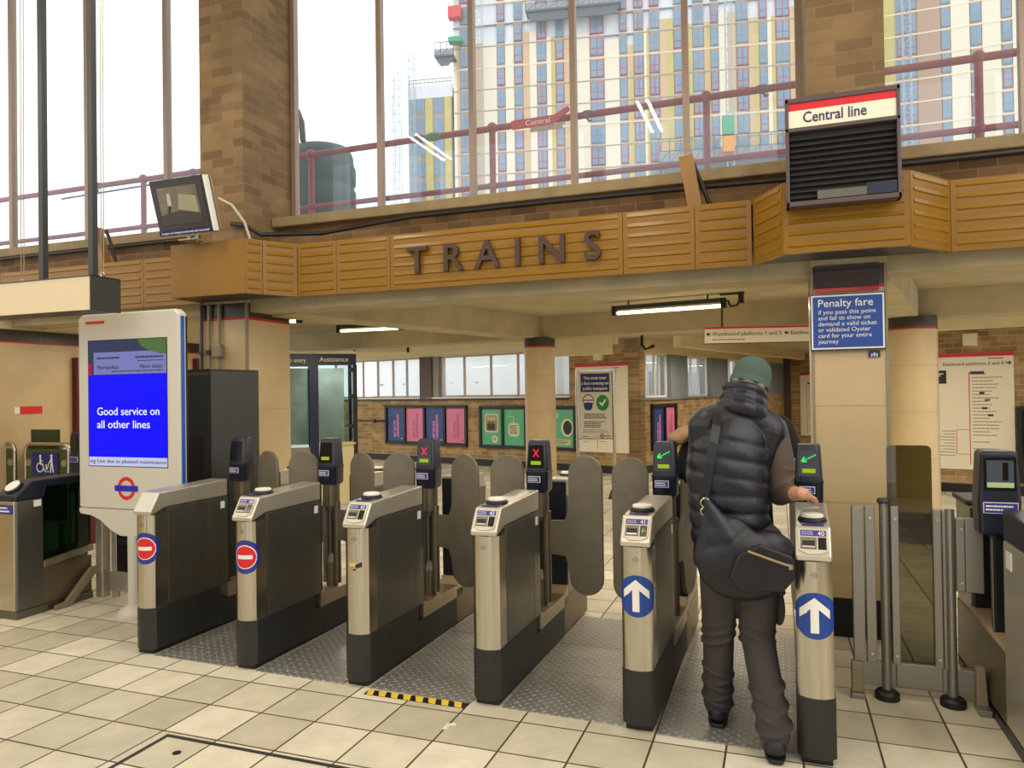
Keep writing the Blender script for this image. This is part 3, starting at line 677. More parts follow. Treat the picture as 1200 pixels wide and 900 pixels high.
# ------------------------------------------------------------------ information kiosk
M_KIOSK = mat('pale_grey_enamel', (206, 202, 190), .35); M_KBLUE = mat('blue_edge_strip', (24, 92, 190), .3)
def screen_mat(name, rgb, e=1.0): return mat(name, rgb, .25, emit=e)
k = thing('information_kiosk', 'pale grey free-standing kiosk with blue service screen', 'information screen', (-.715, .79, 0))
m = MB(); m.prism([(-.52, .82), (.495, .82), (.495, 2.30), (.45, 2.335), (-.47, 2.335), (-.52, 2.30)], -.05, .035, M_KIOSK, 'y'); m.build('casing', k, smooth=0, bevel=.018, seg=3)
m = MB(); m.prism([(-.52, .819), (-.52, .79), (-.505, .775), (-.40, .765), (-.30, .73), (-.20, .66), (-.10, .62), (.10, .62), (.20, .66), (.30, .73), (.40, .765), (.48, .775), (.495, .79), (.495, .819)], -.048, .033, M_KIOSK, 'y'); m.build('lower_shroud', k, smooth=0, bevel=.004)
m = MB(); m.box(.496, .502, -.035, -.005, .84, 2.28, M_KBLUE); m.box(.4955, .4985, .012, .028, .84, 2.28, M_BLACK); m.build('blue_edge', k, smooth=0)
m = MB(); m.lathe([(.05, .03), (.05, .64)], M_KIOSK, (.0, -.005, 0)); m.lathe([(.13, 0), (.13, .03), (.105, .07), (.055, .10)], M_KIOSK, (.0, -.005, 0)); m.build('stand', k, smooth=50)
m = MB(); m.box(-.435, -.24, -.0525, -.05, 2.255, 2.275, MATS['stop_red']); m.build('red_tag', k, smooth=0)
sx0, sx1, sz0, sz1 = -.405, .375, 1.155, 2.12
m = MB(); m.box(sx0 - .006, sx1 + .006, -.052, -.048, sz0 - .006, sz1 + .006, M_SCREENBLACK); sc = m.build('screen', k, smooth=0)
S = sz1 - sz0; zb1 = sz1 - S * .275
m = MB(); m.box(sx0, sx1, -.0535, -.052, sz0 + S * .07, zb1, screen_mat('lit_blue_page', (8, 10, 246), 1.0)); m.build('blue_page', sc, smooth=0)
m = MB(); m.box(sx0, sx1, -.0535, -.052, zb1, sz1, screen_mat('lit_dark_teal', (60, 66, 96), .7)); m.prism([(sx0 + .50, sz1), (sx0 + .54, sz1 - .055), (sx0 + .62, sz1 - .09), (sx0 + .72, sz1 - .115), (sx1, sz1 - .12), (sx1, sz1)], -.0542, -.0535, screen_mat('lit_green', (84, 116, 62), .8), 'y'); m.box(sx0, sx0 + .03, -.0545, -.0535, zb1, zb1 + .09, screen_mat('lit_crimson', (190, 20, 70), .8))
m.box(sx0 + .055, sx1, -.0538, -.0535, zb1 + .004, zb1 + .175, screen_mat('lit_lilac', (126, 130, 190), .8)); m.build('service_list', sc, smooth=0)
m = MB(); text_mb(m, 'Metropolitan', .043, (sx0 + .09, -.055, zb1 + .045), mat('screen_ink', (30, 32, 70), .5)); text_mb(m, 'Minor delays', .043, (sx1 - .035, -.055, zb1 + .045), MATS['screen_ink'], align='RIGHT')
blur_lines(m, sx0 + .09, sx0 + .32, zb1 + .115, zb1 + .145, 1, MATS['screen_ink'], y=-.055, ragged=0); blur_lines(m, sx1 - .30, sx1 - .03, zb1 + .115, zb1 + .145, 1, MATS['screen_ink'], y=-.055, ragged=0); blur_lines(m, sx1 - .28, sx1 - .03, zb1 + .095, zb1 + .11, 1, MATS['screen_ink'], y=-.055, ragged=0); blur_lines(m, sx0 + .24, sx1 - .03, zb1 + .018, zb1 + .034, 1, MATS['screen_ink'], y=-.055, ragged=0); m.build('list_lettering', sc, smooth=0)
m = MB(); wt = screen_mat('lit_white', (236, 238, 250), 1.0); text_mb(m, 'Good service on', .086, (sx0 + .085, -.055, 1.545), wt, width=.62); text_mb(m, 'all other lines', .086, (sx0 + .085, -.055, 1.445), wt, width=.53); m.build('service_message', sc, smooth=0)
m = MB(); m.box(sx0, sx1, -.0535, -.052, sz0, sz0 + S * .07, screen_mat('lit_pale_lilac', (196, 202, 240), .9)); text_mb(m, 'ing Line due to planned maintenance', .042, (sx0 + .01, -.055, sz0 + .022), MATS['screen_ink'], width=.76); m.build('ticker', sc, smooth=0)
m = MB(); cx_, cz_ = -.03, .985; R_ = []
for i in range(40):
    a = 2 * pi * i / 40; R_.append((cos(a), sin(a)))
V_ = []; F_ = []
for i, (c_, s_) in enumerate(R_): V_ += [(cx_ + .088 * c_, -.0515, cz_ + .088 * s_), (cx_ + .060 * c_, -.0515, cz_ + .060 * s_)]
m.add(V_, [(2 * i, (2 * i + 2) % 80, (2 * i + 3) % 80, 2 * i + 1) for i in range(40)], MATS['stop_red']); m.box(cx_ - .115, cx_ + .115, -.0535, -.0515, cz_ - .022, cz_ + .022, mat('roundel_blue', (20, 30, 190), .4)); m.build('roundel', k, smooth=0)

# ------------------------------------------------------------------ dark grey cabinet by the pillar
t = thing('equipment_cabinet', 'tall dark grey metal cabinet between the kiosk and the square pillar', 'cabinet', (-.62, 1.54, 0))
MG = mat('dark_slate_metal', (66, 70, 68), .4, metal=.35, var=.05); MG2 = mat('dark_slate_front', (44, 48, 50), .4, metal=.3)
m = MB(); m.prism([(-.36, -.27), (.21, -.27), (.25, .27), (-.36, .27)], .05, 1.89, MG, 'z'); m.build('body', t, smooth=0, bevel=.006)
m = MB(); m.prism([(-.37, -.275), (.205, -.275), (.24, .275), (-.37, .275)], 1.89, 1.902, MG2, 'z'); m.build('top_cover', t, smooth=0)
m = MB(); m.box(-.355, .19, -.282, -.27, .1, 1.86, MG2); m.build('front_door', t, smooth=0, bevel=.004)
m = MB(); m.box(-.33, .12, -.290, -.281, .7, 1.35, M_BLACK); m.build('black_screen', t, smooth=0)
m = MB(); m.box(.2265, .231, .15, .156, .06, 1.88, M_BLACK, Matrix.Identity(4)); m.build('door_gap', t, smooth=0)
m = MB(); m.cyl((.22, .12, 1.27), (.245, .12, 1.27), .012, M_STEEL); m.build('lock', t)
m = MB(); m.box(-.35, .22, -.26, .29, 0, .05, M_BLACK); m.build('base', t, smooth=0)

# ------------------------------------------------------------------ wide accessible gate on the left
t = thing('wide_gate', 'accessible wide gate cabinet at the left edge, sloped card reader on top', 'ticket gate', (-1.52, .44, 0))
m = MB(); m.box(-.20, .0, .0, .22, .06, .90, M_STEEL_D); m.box(-.204, -.012, -.004, .02, .06, .9, M_STEEL); m.build('front_cabinet', t, smooth=0, bevel=.012)
m = MB(); m.prism([(-.01, .90), (-.01, .94), (.12, 1.04), (.66, 1.05), (.66, .985), (.25, .985), (.22, .90)], -.205, .005, M_NAVY, 'x'); m.build('sloped_head', t, smooth=0, bevel=.012)
m = MB(); Mt = Matrix.Translation((-.1, .055, 1.0)) @ Matrix.Rotation(radians(38), 4, 'X'); m.lathe([(.066, -.015), (.066, .004), (.056, .012)], M_BLACK); m.lathe([(.055, .01), (.055, .018), (.001, .02)], MATS['reader_white']); m.xf(Mt); m.build('card_reader', t)
m = MB(); m.box(-.17, -.03, -.009, -.004, .80, .87, M_PURPLE); blur_lines(m, -.16, -.05, .81, .86, 2, M_WHITE, y=-.0105, rnd=random.Random(2)); m.build('notice_label', t, smooth=0)
m = MB(); m.box(.001, .004, .14, .2, .84, .89, M_WHITE); m.build('white_sticker', t, smooth=0)
m = MB(); m.box(-.19, -.01, .22, .66, .06, .36, M_STRIPB); m.prism([(.22, .35), (.66, .40), (.66, .45), (.22, .40)], -.19, .01, M_BRASS, 'x'); m.build('side_beam', t, smooth=0, bevel=.005)
m = MB(); m.box(-.03, -.02, .23, .66, .4, .985, glass_mat('dark_green_glass', (.10, .20, .14), .1)); m.build('glass_panel', t, smooth=0)
m = MB(); m.box(-.2, 0, 0, .66, 0, .06, M_STEEL_D); m.build('base', t, smooth=0)
t = thing('gate_post', 'slim upright steel post pair standing behind the kiosk leg, foot stop at its base', 'post', (-1.45, 1.14, 0))
m = MB(); m.box(-.05, .03, -.03, .05, 0, .92, M_HEAD); m.build('post', t, smooth=0, bevel=.008)
m = MB(); m.box(.07, .13, .02, .06, 0, .92, M_HEAD); m.box(.13, .42, .02, .04, .1, .9, M_SCREENBLACK); m.box(.07, .46, .0, .05, .06, .22, M_HEAD); m.build('panel_frame', t, smooth=0, bevel=.004)
m = MB(); m.prism([(-.42, 0), (-.30, 0), (-.06, .21), (-.02, .21), (-.02, .27), (-.10, .27), (-.33, .045), (-.42, .035)], -.045, -.01, M_PIPE, 'x'); m.build('foot_stop', t, smooth=0, bevel=.004)
t = thing('status_stand', 'navy status stand of the wide gate seen beside the kiosk\'s left edge', 'status stand', (-2.27, 1.62, 0))
m = MB(); m.lathe([(.05, 0), (.05, .85), (.06, .88)], M_NAVYDARK); m.build('pole', t)
m = MB(); m.prism([(-.06, .8), (.07, .8), (.075, 1.1), (.06, 1.36), (-.05, 1.36), (-.07, 1.1)], -.07, .07, M_NAVY, 'y'); m.build('display_head', t, smooth=0, bevel=.015)
m = MB(); m.box(-.05, .045, -.075, -.07, 1.08, 1.13, M_WHITE); m.box(-.047, .042, -.077, -.0705, 1.083, 1.127, M_PURPLE); m.build('notice_label', t, smooth=0)
m = MB(); m.box(-.045, .04, -.074, -.07, 1.18, 1.32, M_SCREENBLACK); m.build('screen', t, smooth=0)

def hoop_leaf(label, x, y, w_, mirror=False):
    t = thing('hoop_barrier', label, 'barrier', (x, y, 0)); zt = 1.22; zb = .03; a = w_ / 2; r = .075
    P_ = [(-a, 0, zb), (-a, 0, zt - r)] + [(-a + r - r * cos(i * pi / 10), 0, zt - r + r * sin(i * pi / 10)) for i in range(1, 6)] + [(a - r + r * sin(i * pi / 10), 0, zt - r + r * cos(i * pi / 10)) for i in range(0, 5)] + [(a, 0, zt - r), (a, 0, zb)]
    m = MB(); m.tube(P_, .02, M_STEEL, 12); m.tube([(-a, 0, .45), (a, 0, .45)], .018, M_STEEL, 12); m.build('hoop', t)
    m = MB(); m.box(-a + .02, a - .02, -.006, .006, .46, zt - .05, mat('olive_green_panel', (60, 74, 36), .3)); m.build('panel', t, smooth=0)
    m = MB()
    for sx in (-1, 1): m.cyl((sx * (a - .055), -.016, 1.03), (sx * (a - .055), .0, 1.03), .036, M_PIPE, n=20)
    m.build('clamp_disc', t)
    m = MB(); m.box(-.19, .17, -.02, -.012, .905, 1.135, mat('accessible_navy', (22, 36, 110), .4)); p_ = m.build('accessible_sign', t, smooth=0, bevel=.004)
    m = MB(); W = M_WHITE; y0_, y1_ = -.0225, -.020
    def dot(cx, cz, r): m.prism([(cx + r * cos(2 * pi * i / 14), cz + r * sin(2 * pi * i / 14)) for i in range(14)], y0_, y1_, W, 'y')
    def ln(x0, z0, x1, z1, wd):
        d = Vector((x1 - x0, z1 - z0)).normalized(); n = Vector((-d.y, d.x)) * wd / 2
        m.prism([(x0 - n.x, z0 - n.y), (x1 - n.x, z1 - n.y), (x1 + n.x, z1 + n.y), (x0 + n.x, z0 + n.y)], y0_, y1_, W, 'y')
    # wheelchair user
    dot(-.07, 1.10, .014); ln(-.07, 1.085, -.068, 1.02, .018); ln(-.068, 1.02, -.035, 1.02, .014); ln(-.035, 1.02, -.022, .96, .012); ln(-.022, .96, -.005, .96, .01); ln(-.069, 1.055, -.04, 1.05, .011)
    for i in range(16):
        a0, a1 = radians(100 + i * 16), radians(100 + (i + 1) * 16); ln(-.074 + .045 * cos(a0), .985 + .045 * sin(a0), -.074 + .045 * cos(a1), .985 + .045 * sin(a1), .009)
    # adult with child and buggy
    dot(.085, 1.105, .014); ln(.085, 1.09, .088, 1.02, .024); ln(.08, 1.02, .072, .935, .013); ln(.095, 1.02, .112, .935, .013); ln(.082, 1.07, .045, 1.025, .01); ln(.045, 1.025, .03, .97, .007)
    dot(.012, 1.01, .009); ln(.01, .998, .022, .972, .014); ln(.022, .972, .0, .965, .01); dot(.0, .945, .007); dot(.034, .945, .007)
    m.build('pictogram', p_, smooth=0)
    return t
hoop_leaf('steel hoop barrier leaf with blue wheelchair and buggy sign, whole in view', -3.02, 1.86, .6)
hoop_leaf('steel hoop barrier leaf cut by the left edge of the photo', -3.78, 1.86, .6)
t = thing('gate_housing', 'pale gate housing with a dark glass leaf, behind the whole hoop barrier', 'gate housing', (-3.42, 2.02, 0))
m = MB(); m.prism([(-.14, .05), (.06, .05), (.06, 1.06), (.03, 1.13), (-.05, 1.18), (-.14, 1.18)], .06, .5, M_HEAD, 'y'); m.build('housing', t, smooth=0, bevel=.02)
m = MB(); m.box(.0, .40, -.03, -.015, .55, 1.36, mat('dark_green_leaf', (50, 58, 34), .25)); m.build('dark_glass_leaf', t, smooth=0)
m = MB(); m.box(-.14, .06, .06, .5, 0, .05, M_BLACK); m.build('base', t, smooth=0)
for x in (-.02, .40): m = MB(); m.box(x, x + .02, -.04, .0, 0, 1.2, M_STEEL_D); m.build('leaf_post', t, smooth=0)
# small red notice on the tiled wall
t = tag(MB().box(-.055, .055, -.008, 0, -.035, .035, M_WHITE).box(.0, .25, -.010, 0, -.04, .04, MATS['stop_red']).build('wall_notice', smooth=0), 'small red and white notice fixed on the left tiled wall', 'notice'); t.location = (-3.6, 2.0, 1.56); t.rotation_euler = (0, 0, pi / 2)

# ------------------------------------------------------------------ hanging light box sign upper left
t = thing('hanging_sign', 'blank cream hanging sign box on two dark rods at the upper left', 'hanging sign', (-1.6, .42, 2.3))
m = MB(); m.box(-1.4, 1.02, -.12, .12, 0, .235, mat('blank_sign_face', (226, 208, 170), .5)); m.build('box', t, smooth=0)
m = MB(); m.box(1.02, 1.03, -.125, .125, -.005, .24, M_DARKMETAL); m.box(-1.4, 1.03, -.125, .125, .235, .243, M_DARKMETAL); m.box(-1.4, 1.02, -.1, .1, -.004, .0, MATS['lit_lilac'] if False else M_DARKMETAL); m.build('end_cap', t, smooth=0)
for x in (.36, .86):
    m = MB(); m.box(x - .022, x + .022, .02, .064, .24, 3.9, M_DARKMETAL); m.build('suspension_rod', t, smooth=0)
for x in (.18, .21, .985, 1.01):
    m = MB(); m.cyl((x, .0, .27), (x + .02, .0, 3.9), .0035, M_PIPE, n=6); m.build('suspension_wire', t)
m = MB()
for x in (.195, 1.0):
    m.tube([(x + .018 * cos(a * pi / 6), 0, .262 + .018 * sin(a * pi / 6)) for a in range(13)], .005, M_STEEL, 6)
m.build('ring_bolt', t)

# ------------------------------------------------------------------ security monitor on the left fascia box
t = thing('security_monitor', 'tilted monitor showing camera picture, perched on the plain fascia box', 'monitor', (-.62, 1.24, 2.97))
Mr = Matrix.Translation((0, 0, .27)) @ Matrix.Rotation(radians(16), 4, 'X')
m = MB(); m.box(-.285, .265, -.05, .02, -.215, .235, M_DARKMETAL); m.xf(Mr); m.build('casing', t, smooth=0, bevel=.006)
m = MB(); m.box(.265, .285, -.045, .0, -.21, .23, M_WHITE); m.box(.268, .29, .01, .03, -.2, .22, M_PIPE); m.xf(Mr); m.build('side_trim', t, smooth=0)
m = MB(); m.box(-.265, .245, -.054, -.05, -.17, .21, mat('bezel_brown', (60, 52, 52), .4)); m.xf(Mr); sc = m.build('bezel', t, smooth=0)
m = MB(); m.box(-.215, .19, -.057, -.054, -.13, .17, mat('monitor_picture', (110, 104, 88), .3, var=.35, vscale=9, emit=.0)); 
m.prism([(-.215, -.13), (.19, -.13), (.19, -.06), (-.02, -.02), (-.215, -.05)], -.0585, -.057, mat('picture_shadow', (66, 60, 58), .4), 'y'); m.prism([(-.03, -.01), (.17, -.05), (.17, .08), (.0, .11)], -.0585, -.057, mat('picture_light', (158, 150, 122), .4), 'y'); m.prism([(-.13, .02), (-.09, .02), (-.09, .12), (-.12, .12)], -.059, -.057, mat('picture_pale', (190, 182, 160), .4), 'y'); m.prism([(-.14, -.04), (-.125, -.05), (-.1, .02), (-.12, .03)], -.059, -.057, M_BLACK, 'y'); m.xf(Mr); m.build('picture', sc, smooth=0)
m = MB(); m.box(-.28, .26, -.058, -.05, -.212, -.175, mat('notice_strip_blue', (22, 28, 92), .4)); text_mb(m, 'Images are being monitored and recorded', .026, (-.255, -.0585, -.202), M_WHITE, width=.49); m.xf(Mr); m.build('notice_strip', t, smooth=0)
m = MB(); m.cyl((-.05, .06, 0), (-.02, .08, .12), .012, M_WHITE); m.cyl((.06, .06, 0), (.0, .08, .12), .012, M_WHITE); m.box(-.09, .09, -.0, .12, 0, .012, M_PIPE); m.build('bracket', t)
m = MB(); m.tube([(.28, .05, .33), (.36, .12, .28), (.42, .2, .15), (.44, .25, .0)], .011, mat('white_cable', (200, 190, 170), .5)); m.build('cable', t)
# junction and black cable along the sill
t = tag(MB().tube([(-.70, 1.87, 3.24), (-.56, 1.86, 3.22), (-.48, 2.0, 3.15), (.0, 2.25, 3.17), (.9, 2.26, 3.24), (2.2, 2.26, 3.24), (3.4, 2.26, 3.23), (4.1, 2.26, 3.22)], .02, M_BLACK).build('ledge_cable'), 'thick black cable sagging along under the middle window sill', 'cable')
t = tag(MB().tube([(4.7, 2.26, 3.24), (6, 2.26, 3.24), (8.5, 2.26, 3.24)], .02, M_BLACK).build('ledge_cable'), 'thick black cable under the window sill right of the line sign', 'cable')
t = tag(MB().tube([(-6, 2.26, 3.25), (-3, 2.26, 3.25), (-1.1, 2.26, 3.25)], .014, M_BLACK).build('ledge_cable'), 'black cable under the window sill behind the hanging sign', 'cable')

# ------------------------------------------------------------------ line sign with louvred panel
t = thing('line_sign', 'framed Central line sign with dark louvred display above the penalty fare pillar', 'sign', (4.325, 1.3, 2.78))
m = MB()
for a in ((-.315, -.295, 0, .66), (.295, .315, 0, .66), (-.315, .315, 0, .03), (-.315, .315, .63, .66), (-.315, .315, .455, .48)): m.box(a[0], a[1], -.05, .06, a[2], a[3], mat('plum_grey_frame', (84, 70, 68), .45))
m.build('frame', t, smooth=0, bevel=.004)
m = MB(); m.box(-.30, .30, .0, .05, .01, .64, M_BLACK); m.build('back', t, smooth=0)
m = MB(); m.box(-.295, .295, -.04, .0, .48, .585, M_SIGNCREAM); m.box(-.295, .295, -.04, .0, .585, .632, mat('sign_red', (214, 22, 38), .4)); h = m.build('header', t, smooth=0)
m = MB(); text_mb(m, 'Central line', .092, (-.215, -.042, .508), M_NAVYTXT, width=.35, bold=.001); m.build('lettering', h, smooth=0)
for k in range(11):
    z = .05 + k * .0355; m = MB(); m.prism([(-.035, z), (-.005, z + .028), (-.002, z + .028), (-.032, z)], -.295, .295, mat('dark_louvre', (76, 72, 70), .22, metal=.3), 'x'); m.build('louvre', t, smooth=0)
m = MB(); m.box(-.14, .13, -.044, -.036, .035, .085, mat('grey_ticket_strip', (96, 92, 84), .5)); m.box(.13, .29, -.044, -.036, .035, .105, mat('midnight', (20, 24, 48), .4)); m.build('lower_plate', t, smooth=0)
m = MB(); m.box(-.1, .1, .05, .098, .1, .5, M_DARKMETAL); m.build('wall_bracket', t, smooth=0)

# ------------------------------------------------------------------ tan uplighters on the fascia
def uplighter(label, x, lean):
    t = thing('uplighter', label, 'uplighter', (x, 2.0, 2.9605))
    m = MB(); m.box(-.05, .05, -.05, .05, 0, .44, mat('tan_casing', (150, 106, 50), .45, var=.08)); m.box(-.04, .04, -.04, .04, .44, .446, M_TUBE if False else M_WHITE)
    m.xf(Matrix.Rotation(radians(lean), 4, 'Y')); m.build('casing', t, smooth=0, bevel=.006)
    m = MB(); m.tube([(.12, .05, 0), (.06, .05, .16), (.0, .05, .33), (-.03, .04, .41)], .016, M_BLACK); m.box(-.06, .16, -.05, .09, 0, .012, M_DARKMETAL); m.build('bracket', t)
uplighter('tan uplighter box leaning over the fascia near the hanging sign', -2.38, -17)
uplighter('tan uplighter box standing on the fascia left of the line sign', 3.40, -9)

# ------------------------------------------------------------------ penalty fare sign and small notices on the pillar
t = thing('penalty_sign', 'blue penalty fare sign with white text on the square pillar', 'sign', (4.385, 1.872, 1.93))
m = MB(); m.box(-.232, .228, -.03, .0, -.005, .375, M_DARKMETAL); m.build('back_tray', t, smooth=0)
m = MB(); m.box(-.225, .221, -.036, -.03, .003, .367, M_WHITE); m.build('white_border', t, smooth=0)
m = MB(); m.box(-.214, .210, -.038, -.036, .014, .356, mat('penalty_blue', (28, 74, 156), .35)); f_ = m.build('face', t, smooth=0)
m = MB(); text_mb(m, 'Penalty fare', .072, (-.185, -.0395, .288), M_WHITE, width=.335, bold=.0004); m.build('heading', f_, smooth=0)
m = MB()
for i, (s_, wd) in enumerate((('if you pass this point', .352), ('and fail to show on', .318), ('demand a valid ticket', .356), ('or validated Oyster', .318), ('card for your entire', .325), ('journey', .125))):
    text_mb(m, s_, .041, (-.183, -.0395, .239 - i * .0395), M_WHITE, width=wd)
m.build('wording', f_, smooth=0)
t = tag(MB().box(-.035, .035, -.004, 0, -.022, .022, MATS['notice_strip_blue']).box(-.02, -.012, -.006, 0, -.017, .004, M_WHITE).box(-.004, .004, -.006, 0, -.017, .012, M_WHITE).box(.012, .02, -.006, 0, -.017, .004, M_WHITE).box(-.02, .02, -.006, 0, -.006, .0, M_WHITE).build('camera_notice', smooth=0), 'tiny blue notice under the penalty fare sign', 'notice'); t.location = (4.545, 1.872, 1.895)
t = thing('reflective_plate', 'glossy dark plate above the penalty fare sign on the pillar', 'plate', (4.385, 1.868, 2.35))
m = MB(); m.box(-.195, .195, -.014, 0, 0, .15, mat('glossy_charcoal', (66, 60, 66), .06, coat=.5)); m.build('plate', t, smooth=0)
m = MB(); m.box(-.195, .06, -.012, 0, -.03, -.005, mat('faded_red', (196, 60, 56), .3)); m.box(.06, .195, -.013, 0, -.03, -.005, M_RED); m.build('red_strip', t, smooth=0)

# conduits on the left pillar
for x, lab, br in ((-1.04, 'dark conduit nearest the left edge of the square pillar', 0), (-.955, 'middle thin beige conduit running down the square pillar', 0), (-.84, 'beige conduit with a junction box on the square pillar', 1)):
    t = thing('conduit', lab, 'conduit', (x, 1.855, 0))
    m = MB(); m.cyl((0, 0, .5), (0, 0, 2.52), .014, M_DARKMETAL if x < -1 else M_PIPE, n=10); m.build('pipe', t)
    if br:
        m = MB(); m.box(-.045, .045, -.05, .015, 2.03, 2.15, M_PIPE); m.build('junction_box', t, smooth=0, bevel=.012)
    else:
        m = MB(); m.cyl((0, -.01, 2.06), (0, -.01, 2.1), .022, M_DARKMETAL); m.build('clip', t)
# ------------------------------------------------------------------ swing gate beside gate 40
t = thing('swing_gate', 'steel swing gate with tall smoked glass pane between two round posts', 'gate', (4.62, .9, 0))
M_SG = mat('satin_grey_steel', (150, 146, 138), .36, metal=.7, var=.05); M_SMOKE = glass_mat('smoked_glass', (.36, .35, .25), .09)
for x, zt, n_ in ((-.155, 1.05, 0), (.155, 1.03, 1)):
    m = MB(); m.cyl((x, -.02, .03), (x, -.02, zt), .024, M_SG, n=20); pst = m.build('post', t)
    m = MB(); m.lathe([(.062, 0), (.062, .03), (.05, .045), (.024, .05)], M_BLACK, (x, -.02, 0)); m.build('foot_disc', pst)
    if n_ == 0:
        m = MB(); m.lathe([(.03, 1.05), (.034, 1.06), (.03, 1.075), (.001, 1.078)], M_DARKMETAL, (x, -.02, 0)); m.build('post_cap', pst)
m = MB(); P_ = [(-.14, .2), (.075, .2), (.075, 1.33)]
r = .025
P_ = [(-.135, .2), (.08, .2)] + [(.08 - r + r * cos(a), 1.36 - r + r * sin(a)) for a in (0, .5, 1.05, 1.57)] + [(-.135 + r + r * cos(a), 1.36 - r + r * sin(a)) for a in (1.57, 2.1, 2.6, 3.14)]
m.prism(P_, -.004, .004, M_SMOKE, 'y'); m.build('glass_pane', t, smooth=0)
m = MB(); m.box(-.315, -.255, -.03, .02, .19, 1.03, M_SG); m.box(-.25, -.20, -.034, .0, .19, 1.035, M_SG); m.box(-.125, -.085, -.034, .0, .19, 1.035, M_SG); m.build('left_channel', t, smooth=0, bevel=.004)
m = MB(); m.box(.075, .115, -.034, .0, .19, 1.025, M_SG); m.box(.118, .135, -.03, .02, .19, 1.02, M_SG); m.build('right_channel', t, smooth=0, bevel=.004)
m = MB(); m.box(.18, .222, -.034, .0, .60, .985, M_SG); m.box(.222, .305, -.038, .0, .60, .985, M_SG); m.build('side_plate', t, smooth=0, bevel=.005)
for x in (-.225, -.105, .095, .203): 
    for z in (.24, .97) if x < .2 else (.65, .93): m = MB(); m.cyl((x, -.045, z), (x, -.03, z), .008, M_STEEL); m.build('bolt', t)
m = MB(); m.box(-.3, .31, -.015, .03, .06, .19, M_SG); m.box(-.11, .11, -.03, .03, .07, .2, M_SG); m.build('bottom_rail', t, smooth=0, bevel=.005)
m = MB(); m.box(-.33, -.275, -.06, .0, .03, .19, M_PIPE); m.box(-.335, -.265, -.08, .0, 0, .03, M_SG); m.build('stop_block', t, smooth=0, bevel=.005); m = MB(); m.prism([(.255, .03), (.308, .03), (.295, .22), (.255, .22)], -.06, -.0, M_PIPE, 'y'); m.box(.25, .31, -.13, .0, 0, .035, M_SG); m.build('stop_block', t, smooth=0, bevel=.005)

# ------------------------------------------------------------------ wide gate on the right edge
t = thing('wide_gate', 'wide gate cabinet cut by the right edge, navy status stand in its recess', 'ticket gate', (4.935, .22, 0))
m = MB(); m.box(.0, .2, -.10, .34, .06, .94, M_HEAD); m.box(.005, .2, -.115, -.09, .06, .94, M_STEEL); m.build('front_cabinet', t, smooth=0, bevel=.01)
m = MB(); m.prism([(-.12, .90), (-.12, .95), (.02, 1.07), (.34, 1.085), (.34, .94), (.06, .94)], .002, .2, M_NAVY, 'x'); m.build('sloped_head', t, smooth=0, bevel=.008)
m = MB(); m.box(-.004, .0, .2, .28, .82, .9, M_WHITE); m.build('white_sticker', t, smooth=0)
m = MB(); m.box(0, .2, .34, 1.35, .04, .40, M_STRIPB); m.prism([(.34, .40), (1.0, .40), (1.0, .44), (.34, .42)], 0, .2, mat('speckled_ledge', (176, 150, 126), .7, var=.3, vscale=120), 'x'); m.build('side_beam', t, smooth=0, bevel=.005)
m = MB(); m.box(.005, .2, 1.0, 1.35, .40, 1.0, M_STEEL_D); m.box(-.01, .21, 1.02, 1.38, 1.0, 1.03, M_NAVYDARK); m.build('rear_cabinet', t, smooth=0, bevel=.008)
m = MB(); m.box(.02, .19, .34, .36, .44, 1.06, M_NAVYDARK); m.box(.02, .19, .98, 1.0, .44, 1.0, M_NAVYDARK); m.box(.09, .1, .36, .98, .44, .95, M_SCREENBLACK); m.build('recess_face', t, smooth=0)
m = MB(); m.box(.02, .10, .58, .66, .42, .92, M_NAVYDARK); m.box(.01, .02, .58, .6, .42, .9, M_STEEL_D); m.build('status_post', t, smooth=0, bevel=.006)
m = MB(); m.prism([(-.05, .92), (.13, .92), (.135, 1.1), (.12, 1.345), (-.04, 1.345), (-.055, 1.1)], .53, .68, M_NAVY, 'y'); dh = m.build('display_head', t, smooth=0, bevel=.018, seg=3)
m = MB(); m.box(-.03, .11, .523, .531, 1.15, 1.315, M_SCREENBLACK); m.box(-.018, .098, .520, .5235, 1.165, 1.30, mat('grey_lit_screen', (120, 128, 134), .2, emit=.25)); m.box(-.018, .098, .519, .5205, 1.165, 1.19, mat('pale_green_strip', (176, 200, 150), .4)); m.box(.05, .075, .519, .5205, 1.2, 1.29, M_SCREENBLACK); m.build('screen', dh, smooth=0)
m = MB(); m.box(-.035, .115, .522, .53, 1.035, 1.09, M_WHITE); m.box(-.032, .112, .5205, .524, 1.038, 1.087, M_PURPLE); blur_lines(m, -.025, .1, 1.045, 1.08, 2, M_WHITE, y=.5195, rnd=random.Random(8)); m.build('notice_label', dh, smooth=0)
m = MB(); m.box(0, .2, -.1, 1.35, 0, .06, M_DARKMETAL); m.build('base', t, smooth=0)

